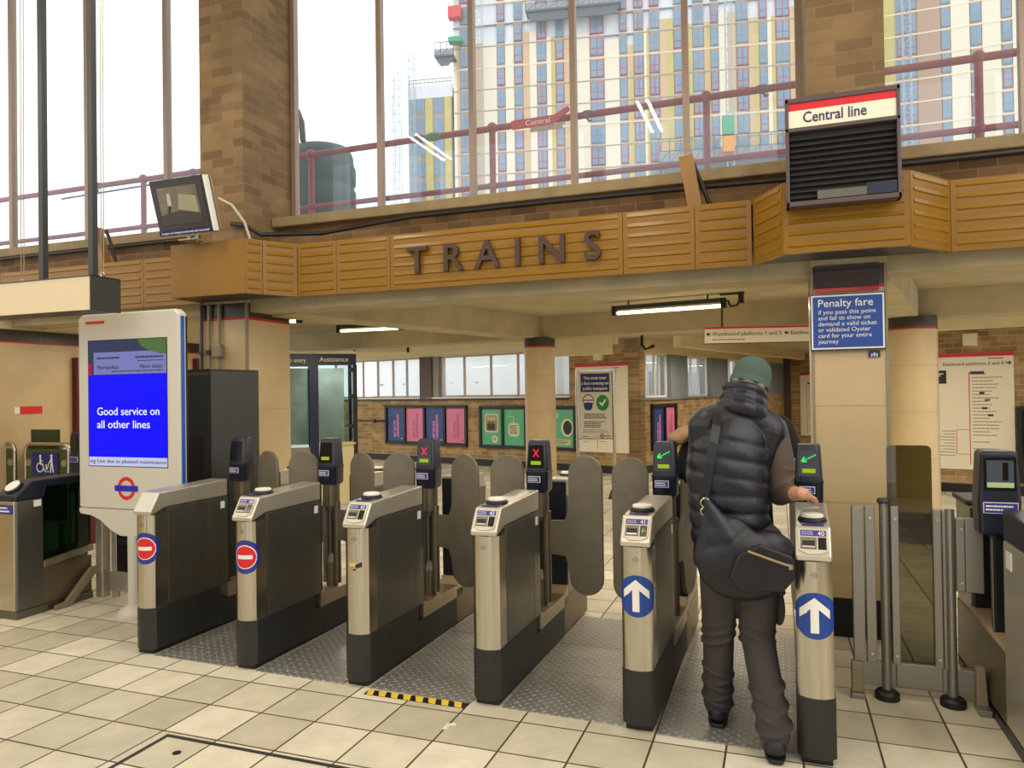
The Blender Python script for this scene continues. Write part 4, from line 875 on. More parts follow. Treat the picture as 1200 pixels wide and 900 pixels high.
# ------------------------------------------------------------------ posters and maps of the concourse
M_PBLUE = mat('poster_blue', (34, 66, 132), .4); M_PPINK = mat('poster_pink', (222, 120, 158), .4); M_PGREEN = mat('poster_green', (92, 186, 134), .4); M_PCREAM = mat('poster_cream', (228, 222, 180), .5); M_PTXT = mat('poster_pink_ink', (236, 140, 190), .5); M_PDK = mat('poster_plum_ink', (130, 40, 80), .5)
def on_back(s, off, z): p = K + U * s - V * off; return (p.x, p.y, z)
def on_win(s, off, z): p = K + V * s + U * off; return (p.x, p.y, z)
def on_map(s, off, z): p = Vector((6.8, 9.7, 0)) + U * s - V * off; return (p.x, p.y, z)
def frame(t, x0, x1, z0, z1, xs=(), f=.06):
    m = MB(); m.box(x0, x1, -.012, 0, z0, z1, M_BLACK)
    for a in [x0] + list(xs) + [x1 - f]: m.box(a, a + f, -.05, 0, z0, z1, M_BLACK)
    m.box(x0, x1, -.05, 0, z0, z0 + f, M_BLACK); m.box(x0, x1, -.05, 0, z1 - f, z1, M_BLACK); m.build('frame', t, smooth=0)
def underground_poster(lab, loc, rz, w_, h_, pink, grp=None):
    t = thing('poster', lab, 'poster', loc, rz, grp)
    m = MB(); m.box(-w_ / 2, w_ / 2, -.016, -.013, 0, h_, M_PPINK if pink else M_PBLUE); m.build('sheet', t, smooth=0)
    m = MB(); I = M_PDK if pink else M_PTXT
    for i, (s_, wd) in enumerate((('ART ON THE', .62), ('UNDERGROUND', .86))):
        text_mb(m, s_, .10 * w_ / .56, (-.02 + (i + .2) * w_ * .19, -.018, h_ * .12), I, right=(0, 0, 1), up=(-1, 0, 0), width=h_ * wd * .82, bold=.0 if pink else .004)
    m.box(w_ * .3, w_ * .42, -.018, -.016, h_ * .06, h_ * .09, I); m.build('lettering', t, smooth=0)
    return t
t = thing('display_case', 'wide black frame holding the two blue and two pink posters', 'display case', on_back(-5.72, .005, .42), PH); frame(t, -1.34, 1.34, 0, .97, (-.68, -.03, .62))
for i, lb in enumerate(('leftmost blue poster of the four-poster frame', 'pink poster between the two blue posters', 'blue poster between the two pink posters', 'rightmost pink poster of the four-poster frame')):
    underground_poster(lb, on_back(-5.72 - .98 + i * .655, .005, .50), PH, .56, .81, i % 2)
t = thing('display_case', 'wide black frame holding the green posters behind the round pillar', 'display case', on_back(-2.72, .005, .42), PH); frame(t, -1.29, 1.29, 0, .95, (-.66, -.03, .60))
for i, lb in enumerate(('green poster with a sepia photograph of people', 'green poster with a cream text bubble, left of the round pillar', 'green poster hidden mostly by the round pillar', 'green poster with a dark portrait oval, right of the round pillar')):
    t = thing('poster', lb, 'poster', on_back(-2.72 - .945 + i * .63, .005, .49), PH); m = MB(); m.box(-.28, .28, -.016, -.013, 0, .8, M_PGREEN); m.build('sheet', t, smooth=0)
    def rrect(mb, x0, x1, z0, z1, r, y, mm):
        P_ = []
        for cx, cz, a0 in ((x1 - r, z1 - r, 0), (x0 + r, z1 - r, 90), (x0 + r, z0 + r, 180), (x1 - r, z0 + r, 270)):
            P_ += [(cx + r * cos(radians(a0 + 30 * q)), cz + r * sin(radians(a0 + 30 * q))) for q in range(4)]
        mb.prism(P_, y - .001, y, mm, 'y')
    m = MB()
    if i == 0:
        rrect(m, -.19, .19, .28, .70, .06, -.016, M_PCREAM); rrect(m, -.16, .16, .31, .67, .05, -.0172, mat('sepia_photo', (150, 128, 84), .5)); m.box(-.12, .1, -.0195, -.0182, .34, .47, mat('sepia_dark', (50, 40, 32), .5)); m.box(-.08, -.04, -.0196, -.0182, .44, .52, MATS['sepia_dark']); m.box(.0, .05, -.0196, -.0182, .44, .51, MATS['sepia_dark']); m.box(-.13, .13, -.0195, -.0182, .55, .64, mat('sepia_pale', (196, 180, 136), .5))
        m.prism([(.09 + .085 * cos(a * pi / 10), .13 + .085 * sin(a * pi / 10)) for a in range(20)], -.018, -.016, M_PCREAM, 'y'); blur_lines(m, .04, .15, .1, .16, 3, M_INK, y=-.019)
    elif i == 1:
        rrect(m, -.16, .14, .2, .5, .08, -.016, M_PCREAM); blur_lines(m, -.12, .11, .25, .46, 6, M_INK, y=-.0185); m.box(-.02, -.008, -.018, -.016, .5, .65, M_PCREAM); m.box(-.18, -.01, -.018, -.016, .64, .652, M_PCREAM)
    elif i == 2:
        rrect(m, -.16, .16, .3, .6, .08, -.016, M_PCREAM)
    else:
        m.prism([(-.18 + .1 * cos(a * pi / 10), .68 + .07 * sin(a * pi / 10)) for a in range(20)], -.018, -.016, mat('poster_mint', (160, 214, 170), .5), 'y'); m.prism([(.12 + .15 * cos(a * pi / 10), .42 + .19 * sin(a * pi / 10)) for a in range(20)], -.018, -.016, M_PCREAM, 'y'); m.prism([(.13 + .11 * cos(a * pi / 10), .42 + .15 * sin(a * pi / 10)) for a in range(20)], -.0195, -.018, mat('portrait_dark', (40, 38, 36), .5), 'y'); rrect(m, -.2, .2, .05, .17, .03, -.016, mat('poster_peach', (222, 206, 160), .5)); blur_lines(m, -.17, .17, .07, .15, 3, M_INK, y=-.0185)
    m.build('artwork', t, smooth=0)
t = thing('display_case', 'narrow grey frame with blue and pink posters below the side windows', 'display case', on_win(1.15, .005, .44), PH + pi / 2); frame(t, -.62, .62, 0, .95, (-.02,), .07)
underground_poster('blue poster in the narrow frame below the side windows', on_win(.865, .005, .53), PH + pi / 2, .5, .77, False); underground_poster('pink poster in the narrow frame below the side windows', on_win(1.45, .005, .53), PH + pi / 2, .46, .77, True)

def line_map(lab, loc, rz, x0, x1, z0, z1, title, arrow, tx, lx, box=True, seed=1, blue=None, align='LEFT'):
    t = thing('line_map', lab, 'route map', loc, rz); rnd = random.Random(seed)
    m = MB(); m.box(x0, x1, -.035, 0, z0, z1 - .055, M_SIGNCREAM); m.build('board', t, smooth=0, bevel=.002)
    m = MB(); m.box(x0, x1, -.037, 0, z1 - .055, z1, MATS['sign_red']); m.build('red_header', t, smooth=0)
    m = MB(); H = z1 - z0
    if title: text_mb(m, title, .075, (tx, -.037, z1 - .19), M_INK, align=align, width=(.80 if len(title) > 12 else None))
    if title: blur_lines(m, x1 - .32, x1 - .12, z1 - .105, z1 - .075, 1, M_INK, y=-.0365, rnd=rnd)
    if arrow: m.prism([(x1 - .10, z1 - .175), (x1 - .06, z1 - .175), (x1 - .06, z1 - .2), (x1 - .025, z1 - .165), (x1 - .06, z1 - .13), (x1 - .06, z1 - .155), (x1 - .10, z1 - .155)], -.0368, -.035, M_INK, 'y')
    n = 26
    for i in range(n):
        z = z1 - .33 - i * (H - .45) / n
        if i > 17 and i % 2: continue
        blur_lines(m, lx + .04, lx + .04 + rnd.uniform(.16, .42), z - .016, z + .016, 1, mat('faint_print', (128, 116, 104), .6), y=-.0365, h=.4, ragged=.2, rnd=rnd)
    m.build('station_names', t, smooth=0)
    m = MB(); m.box(lx - .006, lx + .006, -.0368, -.035, z0 + .08, z1 - .3, MATS['stop_red'])
    if box:
        zb_, zt_ = z0 + .24, z0 + .24 + H * .21; xl = lx - .18
        m.box(xl - .004, xl + .004, -.0368, -.035, zb_, zt_, MATS['stop_red']); m.box(xl, lx, -.0368, -.035, zt_ - .004, zt_ + .004, MATS['stop_red']); m.box(xl, lx, -.0368, -.035, zb_ - .004, zb_ + .004, MATS['stop_red'])
    m.build('red_line', t, smooth=0)
    if box:
        m = MB()
        for i in range(9):
            z = zb_ + (i - .5) * (zt_ - zb_) / 8; blur_lines(m, lx - .2 - rnd.uniform(.12, .28), lx - .2, z - .014, z + .014, 1, MATS['faint_print'], y=-.0365, h=.4, ragged=0, rnd=rnd)
        m.build('branch_names', t, smooth=0)
    m = MB(); m.box(lx + .01, lx + .2, -.0372, -.035, z1 - .325, z1 - .285, mat('map_navy', (40, 46, 90), .5))
    for q, xx in ((.34, .13), (.4, .2), (.47, .16), (.53, .24)): m.box(lx + xx, lx + xx + .07, -.0372, -.035, z1 - H * q - .02, z1 - H * q + .012, M_INK if q != .4 else mat('map_brown', (150, 70, 50), .5))
    if blue: m.box(blue[0], blue[1], -.0372, -.035, blue[2], blue[3], M_INK); m.box(blue[0] + .03, blue[1] - .04, -.038, -.037, blue[3] - .06, blue[3] - .045, M_SIGNCREAM); m.box(blue[0] + .03, blue[1] - .08, -.038, -.037, blue[3] - .09, blue[3] - .075, M_SIGNCREAM)
    m.build('key_blocks', t, smooth=0)
    return t
line_map('route map board headed Eastbound platforms 3 and 4 at far right', on_map(0, .005, 0), PH, -.95, .525, .365, 2.18, 'Eastbound platforms 3 and 4', True, .40, 0.0 - .055, True, 1, (-.56, -.36, 1.71, 1.92), 'RIGHT')
line_map('route map board half hidden behind the face covering notice', on_back(-.8, .005, 0), PH, -.62, .585, .42, 2.23, '1 and 4', False, .12, -.12, True, 2)
t = line_map('narrow route map board far off beside the penalty pillar', on_back(.45, -10.17, 0), PH, .0, .95, .22, 2.12, None, False, 0, .2, False, 3)
def white_box(lab, loc, rz):
    t = thing('wall_speaker', lab, 'speaker', loc, rz)
    m = MB(); m.box(-.1, .1, -.09, 0, 0, .2, M_CREAM); m.build('casing', t, smooth=0, bevel=.01); m = MB(); m.box(-.08, .08, -.093, -.09, .02, .18, M_SIGNCREAM); m.build('grille', t, smooth=0)
white_box('small cream speaker box above the half hidden map', on_back(-.87, .005, 2.30), PH); white_box('small cream speaker box above the Eastbound map', on_map(-.03, .005, 2.29), PH)
t = tag(MB().box(0, .9, -.08, 0, .2, 1.35, M_BLACK).box(.06, .84, -.085, -.08, .26, 1.29, M_SCREENBLACK).build('dark_cabinet', smooth=0), 'black cabinet at the right edge beside the Eastbound map', 'cabinet'); t.location = on_map(.55, .02, 0); t.rotation_euler = (0, 0, PH)

# hanging direction sign
t = thing('direction_sign', 'long hanging sign with red top edge pointing to the platforms', 'sign', (3.92, 5.49, 2.21), radians(14))
m = MB(); m.box(-.80, .80, -.03, .03, 0, .165, M_SIGNCREAM); m.box(-.81, .81, -.032, .032, -.008, .0, M_DARKMETAL); m.build('panel', t, smooth=0); m = MB(); m.box(-.80, .80, -.033, .03, .165, .185, MATS['sign_red']); m.build('red_edge', t, smooth=0)
m = MB(); text_mb(m, 'Westbound platforms 1 and 2', .062, (-.72, -.032, .085), M_INK, width=.78); text_mb(m, 'Eastbound platforms 3', .062, (.16, -.032, .085), M_INK, width=.61); blur_lines(m, -.72, -.35, .03, .05, 1, M_INK, y=-.0315, ragged=0); blur_lines(m, .52, .77, .03, .05, 1, M_INK, y=-.0315, ragged=0)
for x in (-.77, .11): m.prism([(x - .02, .105), (x + .01, .13), (x + .01, .113), (x + .03, .113), (x + .03, .097), (x + .01, .097), (x + .01, .08)], -.0322, -.03, M_INK, 'y')
m.build('lettering', t, smooth=0)
for x in (-.6, .6): m = MB(); m.box(x - .01, x + .01, -.01, .01, .185, .51, M_DARKMETAL); m.build('hanger', t, smooth=0)

# face covering notice on its stand
t = thing('notice_stand', 'face covering notice in a steel frame stand behind the gates', 'notice', (1.24, 7.75, 0), radians(8))
m = MB()
for x in (-.285, .285): m.cyl((x, 0, .06), (x, 0, 2.02), .026, M_STEEL, n=14)
m.build('pole', t); m = MB()
for x in (-.285, .285): m.loft([[Vector((x + a * .5, b_ * .5, .32)) for a, b_ in ((-.06, -.06), (.06, -.06), (.06, .06), (-.06, .06))], [Vector((x + a, b_, .14)) for a, b_ in ((-.06, -.06), (.06, -.06), (.06, .06), (-.06, .06))]], M_STEEL); m.loft([[Vector((x + a, b_, .14)) for a, b_ in ((-.06, -.06), (.06, -.06), (.06, .06), (-.06, .06))], [Vector((x + a * 1.7, b_ * 2, 0)) for a, b_ in ((-.06, -.06), (.06, -.06), (.06, .06), (-.06, .06))]], M_DARKMETAL)
m.build('foot', t, smooth=0)
m = MB(); m.box(-.26, .26, -.02, .02, .93, 2.0, mat('notice_sheet', (222, 216, 198), .5)); m.box(-.28, .28, -.024, .024, 1.985, 2.01, M_STEEL); m.box(-.28, .28, -.024, .024, .92, .94, M_STEEL); pn = m.build('panel', t, smooth=0)
m = MB(); m.box(-.225, .225, -.0225, -.02, 1.66, 1.95, mat('notice_navy', (26, 40, 104), .4)); 
for i, (s_, wd) in enumerate((('You must wear', .36), ('a face covering on', .42), ('public transport', .38))): text_mb(m, s_, .068, (0, -.0235, 1.86 - i * .083), M_WHITE, width=wd, align='CENTER', bold=.001)
m.build('heading', pn, smooth=0)
def poly_disc(mb, cx, cz, rx, rz_, y, mm, n=24, a0=0, a1=2 * pi):
    mb.prism([(cx + rx * cos(a0 + (a1 - a0) * i / n), cz + rz_ * sin(a0 + (a1 - a0) * i / n)) for i in range(n)], y - .001, y, mm, 'y')
m = MB(); poly_disc(m, .115, 1.49, .1, .125, -.0205, mat('tick_green', (20, 140, 60), .4)); m.prism([(.06, 1.49), (.08, 1.51), (.105, 1.475), (.155, 1.55), (.172, 1.535), (.107, 1.435)], -.0235, -.0218, M_WHITE, 'y'); m.build('tick_disc', pn, smooth=0)
m = MB(); poly_disc(m, -.11, 1.53, .088, .095, -.0205, M_INK); poly_disc(m, -.11, 1.525, .078, .085, -.0218, mat('notice_sheet2', (230, 222, 200), .5)); m.box(-.2, -.02, -.0245, -.0235, 1.525, 1.54, M_INK); m.prism([(-.185, 1.49), (-.11, 1.5), (-.035, 1.49), (-.05, 1.40), (-.08, 1.375), (-.14, 1.375), (-.17, 1.40)], -.0255, -.0235, MATS['notice_navy'], 'y'); m.build('masked_face', pn, smooth=0)
m = MB(); blur_lines(m, -.18, .18, 1.24, 1.33, 3, M_INK, y=-.0208, h=.5, ragged=.15); blur_lines(m, -.18, .18, 1.1, 1.21, 4, M_INK, y=-.0208, h=.5, ragged=.3); blur_lines(m, -.2, .2, 1.02, 1.08, 3, M_PIPE, y=-.0208, h=.4, ragged=.1); blur_lines(m, -.21, -.1, .955, .975, 1, M_INK, y=-.0208); poly_disc(m, .1, .975, .03, .036, -.0205, MATS['notice_navy']); poly_disc(m, .1, .975, .018, .022, -.0218, M_WHITE); m.box(.06, .14, -.0235, -.0218, .968, .982, MATS['stop_red']); blur_lines(m, .15, .23, .95, .99, 2, M_INK, y=-.0208, ragged=0); m.build('wording', pn, smooth=0)

# assistance booth
M_BOOTH = mat('booth_navy', (30, 34, 66), .35); M_BGLASS = glass_mat('booth_glass', (.72, .80, .78), .08)
t = thing('assistance_booth', 'glazed navy assistance booth with lettered header, between pillar and windows', 'booth', (-2.55, 5.75, 0), radians(38))
m = MB(); m.box(0, .62, 0, .8, 2.29, 2.33, mat('booth_top_white', (226, 218, 196), .5)); m.box(-.7, 0, 0, .8, 2.29, 2.33, MATS['booth_top_white']); m.build('roof', t, smooth=0)
m = MB(); m.box(.0, .62, -.004, .05, 2.12, 2.29, M_BOOTH); hd = m.build('header', t, smooth=0); m = MB(); text_mb(m, 'Assistance', .10, (.08, -.006, 2.175), M_SIGNCREAM, width=.42); m.build('lettering', hd, smooth=0)
m = MB(); m.box(-.06, .06, -.03, .08, 0, 2.29, M_BOOTH); m.box(.57, .63, 0, .06, 0, 2.12, M_BLACK); m.box(-.05, .05, .7, .8, 0, 2.29, M_BOOTH); m.box(.57, .63, .74, .8, 0, 2.29, M_BOOTH); m.build('corner_post', t, smooth=0)
m = MB(); m.box(.06, .57, .02, .03, .95, 2.12, M_BGLASS); m.box(.595, .605, .06, .74, .95, 2.12, M_BGLASS); m.build('front_glass', t, smooth=0)
m = MB(); m.box(.06, .6, .0, .04, .05, .93, mat('booth_cream_panel', (214, 196, 150), .5)); m.box(.06, .6, -.03, .25, .93, .955, MATS['booth_cream_panel']); m.build('counter', t, smooth=0)
m = MB()
for z in (1.2, 1.65, 2.05): m.cyl((.55, -.02, z), (.55, .02, z), .035, M_BLACK)
m.build('hinge', t)
m = MB(); m.box(-.7, -.06, 0, .03, .9, 2.1, M_BGLASS); m.box(-.7, -.06, 0, .05, .0, .62, M_BOOTH); m.box(-.7, -.06, 0, .04, .62, .9, mat('booth_grey_panel', (126, 120, 112), .5)); m.build('side_screen', t, smooth=0)
m = MB(); m.box(-.7, -.06, -.004, .05, 2.1, 2.29, M_BOOTH); hd = m.build('side_header', t, smooth=0); m = MB(); text_mb(m, 'No entry', .09, (-.42, -.006, 2.165), M_SIGNCREAM, width=.3); m.build('lettering', hd, smooth=0)
m = MB(); m.box(-.6, .5, .72, .74, .9, 2.1, mat('booth_back_panel', (196, 204, 200), .6, var=.2, vscale=4)); m.build('back_panel', t, smooth=0)

# black handrail on the rear wall
t = thing('handrail', 'black handrail with a bend, right of the assistance booth', 'handrail', on_back(-7.4, .35, 0), PH)
m = MB(); m.tube([(-1.2, 0, .62), (-.95, 0, .80), (-.4, 0, 1.0), (-.3, 0, 1.015), (.28, 0, 1.0)], .022, M_BLACK); m.build('rail', t); m = MB(); m.cyl((-.98, 0, 0), (-.98, 0, .8), .022, M_BLACK); m.build('post', t); m = MB(); m.ell((.3, 0, 1.0), .05, .05, .05, M_BLACK); m.cyl((.3, 0, 1.0), (.3, .34, 1.0), .018, M_BLACK); m.build('end_knob', t)

# fluorescent battens
def batten(lab, p0, p1, z, lit=True, hang=.10, arm=False):
    p0, p1 = Vector(p0 + (0,)), Vector(p1 + (0,)); d = p1 - p0; L = d.length; c = (p0 + p1) / 2
    t = thing('tube_light', lab, 'light', (c.x, c.y, z), math.atan2(d.y, d.x))
    m = MB(); m.box(-L / 2, L / 2, -.03, .03, .0, .05, M_DARKMETAL if lit else M_CREAM); m.build('batten', t, smooth=0, bevel=.004)
    m = MB(); m.cyl((-L / 2 + .06, 0, -.035), (L / 2 - .06, 0, -.035), .02, M_TUBE if lit else M_CREAM); m.build('tube', t)
    for s in (-1, 1): m = MB(); m.box(s * (L / 2 - .05), s * L / 2, -.035, .035, -.06, .05, M_BLACK); m.build('end_holder', t, smooth=0)
    for s in (-.7, .7): m = MB(); m.box(s * L / 2 - .008, s * L / 2 + .008, -.008, .008, .05, 2.72 - z, M_DARKMETAL); m.build('hanger', t, smooth=0)
    m = MB()
    if arm: m.box(L / 2 - .06, L / 2 + .2, -.02, .0, .075, .10, M_DARKMETAL); m.tube([(L / 2 + .02, 0, .02), (L / 2 + .05, 0, -.05), (L / 2 + .12, 0, -.04), (L / 2 + .16, 0, .04), (L / 2 + .17, 0, .09)], .012, M_BLACK); m.box(L / 2 + .14, L / 2 + .19, -.03, .03, -.02, .10, M_BLACK); m.build('conduit_arm', t)
batten('lit fluorescent tube light under the ceiling right of the letters', (2.12, 5.02), (3.42, 4.78), 2.62, arm=True)
batten('lit fluorescent tube light left of the diagonal beam', (-2.2, 5.85), (-1.12, 5.86), 2.655)
batten('lit fluorescent tube light just right of the square pillar top', (-2.25, 4.2), (-1.65, 4.2), 2.64)
batten('unlit pale tube light near the rear strip windows', (-4.1, 9.3), (-3.15, 9.9), 2.58, lit=False)
# small ceiling fittings
def camera_unit(lab, x, y, z):
    t = thing('ceiling_camera', lab, 'camera', (x, y, z)); m = MB(); m.cyl((0, 0, .0), (0, 0, .12), .02, M_BLACK); m.build('stem', t); m = MB(); m.tube([(0, 0, .06), (0, -.02, -.06), (.06, -.04, -.13), (.14, -.04, -.10)], .022, M_BLACK); m.ell((.16, -.04, -.09), .04, .03, .03, M_BLACK); m.build('arm', t)
camera_unit('small black camera on a curved arm hanging from the bulkhead', 2.02, 7.55, 2.42)
for lab, x, y in (('small black ceiling sensor above the unlit tube light', -1.1, 8.3), ('small black ceiling sensor in front of the tube light', 2.95, 3.9)):
    t = tag(MB().lathe([(.05, 0), (.045, -.03), (.02, -.05)], M_BLACK).build('ceiling_sensor'), lab, 'sensor'); t.location = (x, y, 2.715)

# floor details: access cover outline, litter
t = thing('access_cover', 'rectangular floor access cover edged in dark metal, front left', 'floor cover', (1.6, -.84, .0))
m = MB(); m.box(-.54, .70, .145, .165, .0005, .004, M_DARKMETAL); m.box(-.54, -.52, -.6, .145, .0005, .004, M_DARKMETAL); m.build('edge_strip', t, smooth=0); m = MB(); m.lathe([(.02, .0008), (.02, .003), (.0, .003)], M_BLACK, (-.35, .03, 0)); m.build('lift_hole', t)
t = tag(MB().prism([(0, 0), (.018, .004), (.022, .045), (.05, .06), (.03, .075), (-.005, .05)], .001, .006, M_WHITE).prism([(.005, .01), (.014, .012), (.016, .05), (.004, .045)], .006, .014, M_SIGNCREAM).build('paper_scrap', smooth=0), 'small torn white paper scrap lying on the floor tiles', 'litter'); t.location = (2.34, -.2, 0)
# ------------------------------------------------------------------ outside the high windows
t = thing('roof_rail', 'red painted pipe railing with two rails running along the roof outside', 'railing', (0, 3.6, 2.9))
for z in (1.53, .93):
    m = MB(); m.cyl((-9, 0, z), (10, 0, z), .034 if z > 1 else .03, M_REDPIPE, n=12); m.build('rail', t)
for x in (-6.2, -3.55, -1.05, 1.18, 3.35, 5.57, 7.9):
    m = MB(); m.cyl((x, 0, 0), (x, 0, 1.57), .034, M_REDPIPE, n=12); p_ = m.build('post', t)
    m = MB(); m.ell((x, 0, 1.535), .055, .055, .06, M_REDPIPE); m.ell((x, 0, .93), .05, .05, .055, M_REDPIPE); m.build('coupling', p_)
m = MB(); random.seed(12)
for x in (-4.3, -2.75, .35, 2.2, 3.85, 4.5): m.ell((x, -.01, 1.53), .07, .045, .042, mat('rag_tape', (120, 90, 92), .8)); m.tube([(x, -.04, 1.5), (x + .03, -.05, 1.44), (x + .05, -.04, 1.46)], .012, MATS['rag_tape'])
m.ell((-.1 + .6, -.01, 1.53), .11, .05, .045, mat('green_tape', (70, 130, 90), .7)); m.ell((-4.35, -.02, 1.53), .09, .05, .05, MATS['green_tape']); m.build('tape_wrap', t)
m = MB(); m.tube([(-5, .03, 1.44), (-3.6, .03, 1.46), (-2.2, .03, 1.47), (-.9, .03, 1.48)], .012, mat('blue_cable', (70, 80, 170), .6)); m.build('cable', t)
t = thing('rail_banner', 'small red Central banner wrapped round the roof railing', 'banner', (1.68, 3.54, 4.36))
m = MB(); m.prism([(-.27, .08), (-.25, .0), (.18, .0), (.36, .12), (.34, .16), (.2, .09), (-.24, .09)], -.02, .0, mat('banner_red', (204, 52, 68), .5), 'y'); m.build('cloth', t, smooth=0)
m = MB(); text_mb(m, 'Central', .075, (-.11, -.022, .02), M_WHITE, width=.26); m.build('lettering', t, smooth=0)
m = MB(); m.box(-.06, .28, -.01, 0, -.05, .0, mat('banner_tail', (190, 160, 150), .6)); m.build('tail', t, smooth=0)
t = thing('water_tank', 'dark teal ribbed water tank on the roof outside beside the pier', 'tank', (-1.86, 5.0, 2.931))
m = MB(); m.lathe([(.40, 0), (.42, .9), (.42, 1.25), (.455, 1.3), (.455, 1.5), (.43, 1.54), (.43, 1.58), (.455, 1.62), (.455, 1.82), (.43, 1.86), (.42, 1.98), (.38, 2.08), (.2, 2.14), (.001, 2.15)], mat('teal_tank', (34, 72, 74), .5), n=36); m.build('barrel', t, smooth=60)
m = MB(); m.tube([(-.05, -.35, 2.1), (-.06, -.36, 2.35), (-.12, -.36, 2.5), (-.22, -.36, 2.6)], .04, M_DARKMETAL); m.build('overflow_pipe', t)
b = MB(); b.prism(CEIL, 2.9, 2.93, mat('roof_felt', (150, 150, 146), .9)); struct(b.build('roof_deck', smooth=0))
b = MB(); b.box(-260, 260, 22.2, 260, -.4, -.1, mat('street_grey', (150, 150, 148), .9)); struct(b.build('ground_outside', smooth=0))
# white sheeted hoarding seen through the strip windows
t = thing('sheeted_hoarding', 'white plastic sheeted hoarding outside the rear strip windows', 'hoarding', tuple(K + V * 3.4), PH)
m = MB(); random.seed(3); nx, nz = 60, 8
M_SHEET = mat('white_sheeting', (238, 242, 244), .35, var=.05, vscale=2)
vs = [(-11 + 8.4 * i / nx, -.05 * sin(i * .9 + j * .7) - .04 * random.random(), .9 + 2.0 * j / nz) for j in range(nz + 1) for i in range(nx + 1)]
m.add(vs, [(j * (nx + 1) + i, j * (nx + 1) + i + 1, (j + 1) * (nx + 1) + i + 1, (j + 1) * (nx + 1) + i) for j in range(nz) for i in range(nx)], M_SHEET); m.build('sheeting', t, smooth=180)
m = MB(); m.box(-11, -2.6, .02, .1, 1.2, 1.28, M_PIPE); m.box(-11, -2.6, .02, .1, 1.95, 2.0, M_PIPE)
for x in range(-11, -2): m.box(x, x + .06, .05, .12, -.1, 2.9, M_PIPE)
m.build('batten_frame', t, smooth=0)
t = thing('white_outbuilding', 'pale outbuilding with glazed doors seen through the rear windows', 'building', tuple(K + V * 4.6 - U * 4.6), PH)
m = MB(); m.box(-1.6, 1.7, 0, 2, -.1, 3.0, mat('pale_outwall', (226, 230, 232), .7)); m.build('wall', t, smooth=0)
for x in (-1.2, -.4, .5): m = MB(); m.box(x - .27, x + .27, -.05, .0, .1, 2.35, mat('pale_blue_door', (168, 190, 204), .3)); d_ = m.build('door', t, smooth=0); m = MB(); m.box(x - .30, x - .27, -.07, 0, .1, 2.4, M_WHITE); m.box(x + .27, x + .30, -.07, 0, .1, 2.4, M_WHITE); m.box(x - .3, x + .3, -.07, 0, 2.35, 2.42, M_WHITE); m.build('door_frame', d_, smooth=0)
t = thing('courtyard_wall', 'pale glazed block outside the side windows of the corridor', 'building', tuple(K - U * 2.3 + V * 4.5), PH + pi / 2)
m = MB(); m.box(-3.6, 8, 0, .2, -.1, 2.9, mat('pale_outwall', (226, 230, 232), .7)); m.build('wall', t, smooth=0)
for i in range(8): m = MB(); m.box(-3.2 + i * 1.35, -2.4 + i * 1.35, -.04, 0, .6, 2.2, MATS['pale_blue_door']); m.build('window', t, smooth=0)

# tower block under construction
TD = radians(10.5)
t = thing('tower_block', 'half clad tower block under construction seen through the middle windows', 'building', (-19.21, 94.43, 0), TD)
M_TCREAM = mat('tower_cream', (236, 224, 200), .7); M_TTAN = mat('tower_tan', (210, 178, 142), .7); M_TYEL = mat('tower_yellow_board', (200, 184, 112), .8, var=.12, vscale=.8); M_TWHITE = mat('tower_white_sheath', (226, 228, 232), .7, var=.08, vscale=.5); M_TGREY = mat('tower_grey', (150, 152, 154), .7); M_TBRICK = mat('tower_pink_brick', (190, 130, 112), .8); M_TGLASS = mat('tower_glass', (120, 150, 176), .12, var=.15, vscale=.3); M_TRED = mat('tower_red_frame', (182, 96, 100), .6); M_TORANGE = mat('tower_orange_seal', (206, 150, 80), .7)
cols = [(-18.5, -17.2), (-13.2, -12.1), (-10.8, -9.6), (-7.6, -6.3), (-5.0, -3.9), (-0.3, 1.6), (3.7, 4.7), (5.6, 6.9), (7.7, 9.0), (10.9, 12.0), (13.4, 14.8), (15.7, 16.7), (19.0, 20.5), (21.9, 22.9), (24.0, 25.7), (26.7, 27.7), (29.3, 30.6)]
m = MB(); m.box(-19.5, 31.5, .3, 14, 0, 72, M_TWHITE); m.build('core', t, smooth=0)
strip = {0: M_TTAN, 1: M_TCREAM, 2: M_TCREAM, 3: M_TCREAM, 4: M_TYEL, 5: M_TCREAM, 6: M_TCREAM, 7: M_TYEL, 8: M_TYEL, 9: M_TYEL, 10: M_TYEL, 11: M_TYEL, 12: M_TTAN, 13: M_TYEL, 14: M_TYEL, 15: M_TYEL, 16: M_TYEL}
m = MB(); zc = 50.6
ed = [-19.5] + [c for ab in cols for c in ab] + [31.5]
for i in range(0, len(ed), 2):
    a, c = ed[i], ed[i + 1]; n = i // 2; w_ = c - a
    top = zc + (1.0 if n % 3 == 0 else 0) - (2.2 if n in (6, 7) else 0)
    m.box(a + .05, a + w_ * .5, 0, .3, 30 if n >= 6 else 0, top, M_TTAN if n % 2 else M_TCREAM); m.box(a + w_ * .5, c - .05, 0, .3, 30 if n >= 6 else 0, top, strip[min(n, 16)])
    if n >= 6: m.box(a + .05, c - .05, 0, .3, 0, 30, M_TBRICK)
m.build('cladding_strips', t, smooth=0)
m = MB()
for k in range(0, 24): m.box(-19.5, 31.5, -.06, .28, k * 3.0 + 1.95, k * 3.0 + 2.08, M_TCREAM if k % 3 == 0 else M_TGREY)
m.build('floor_bands', t, smooth=0)
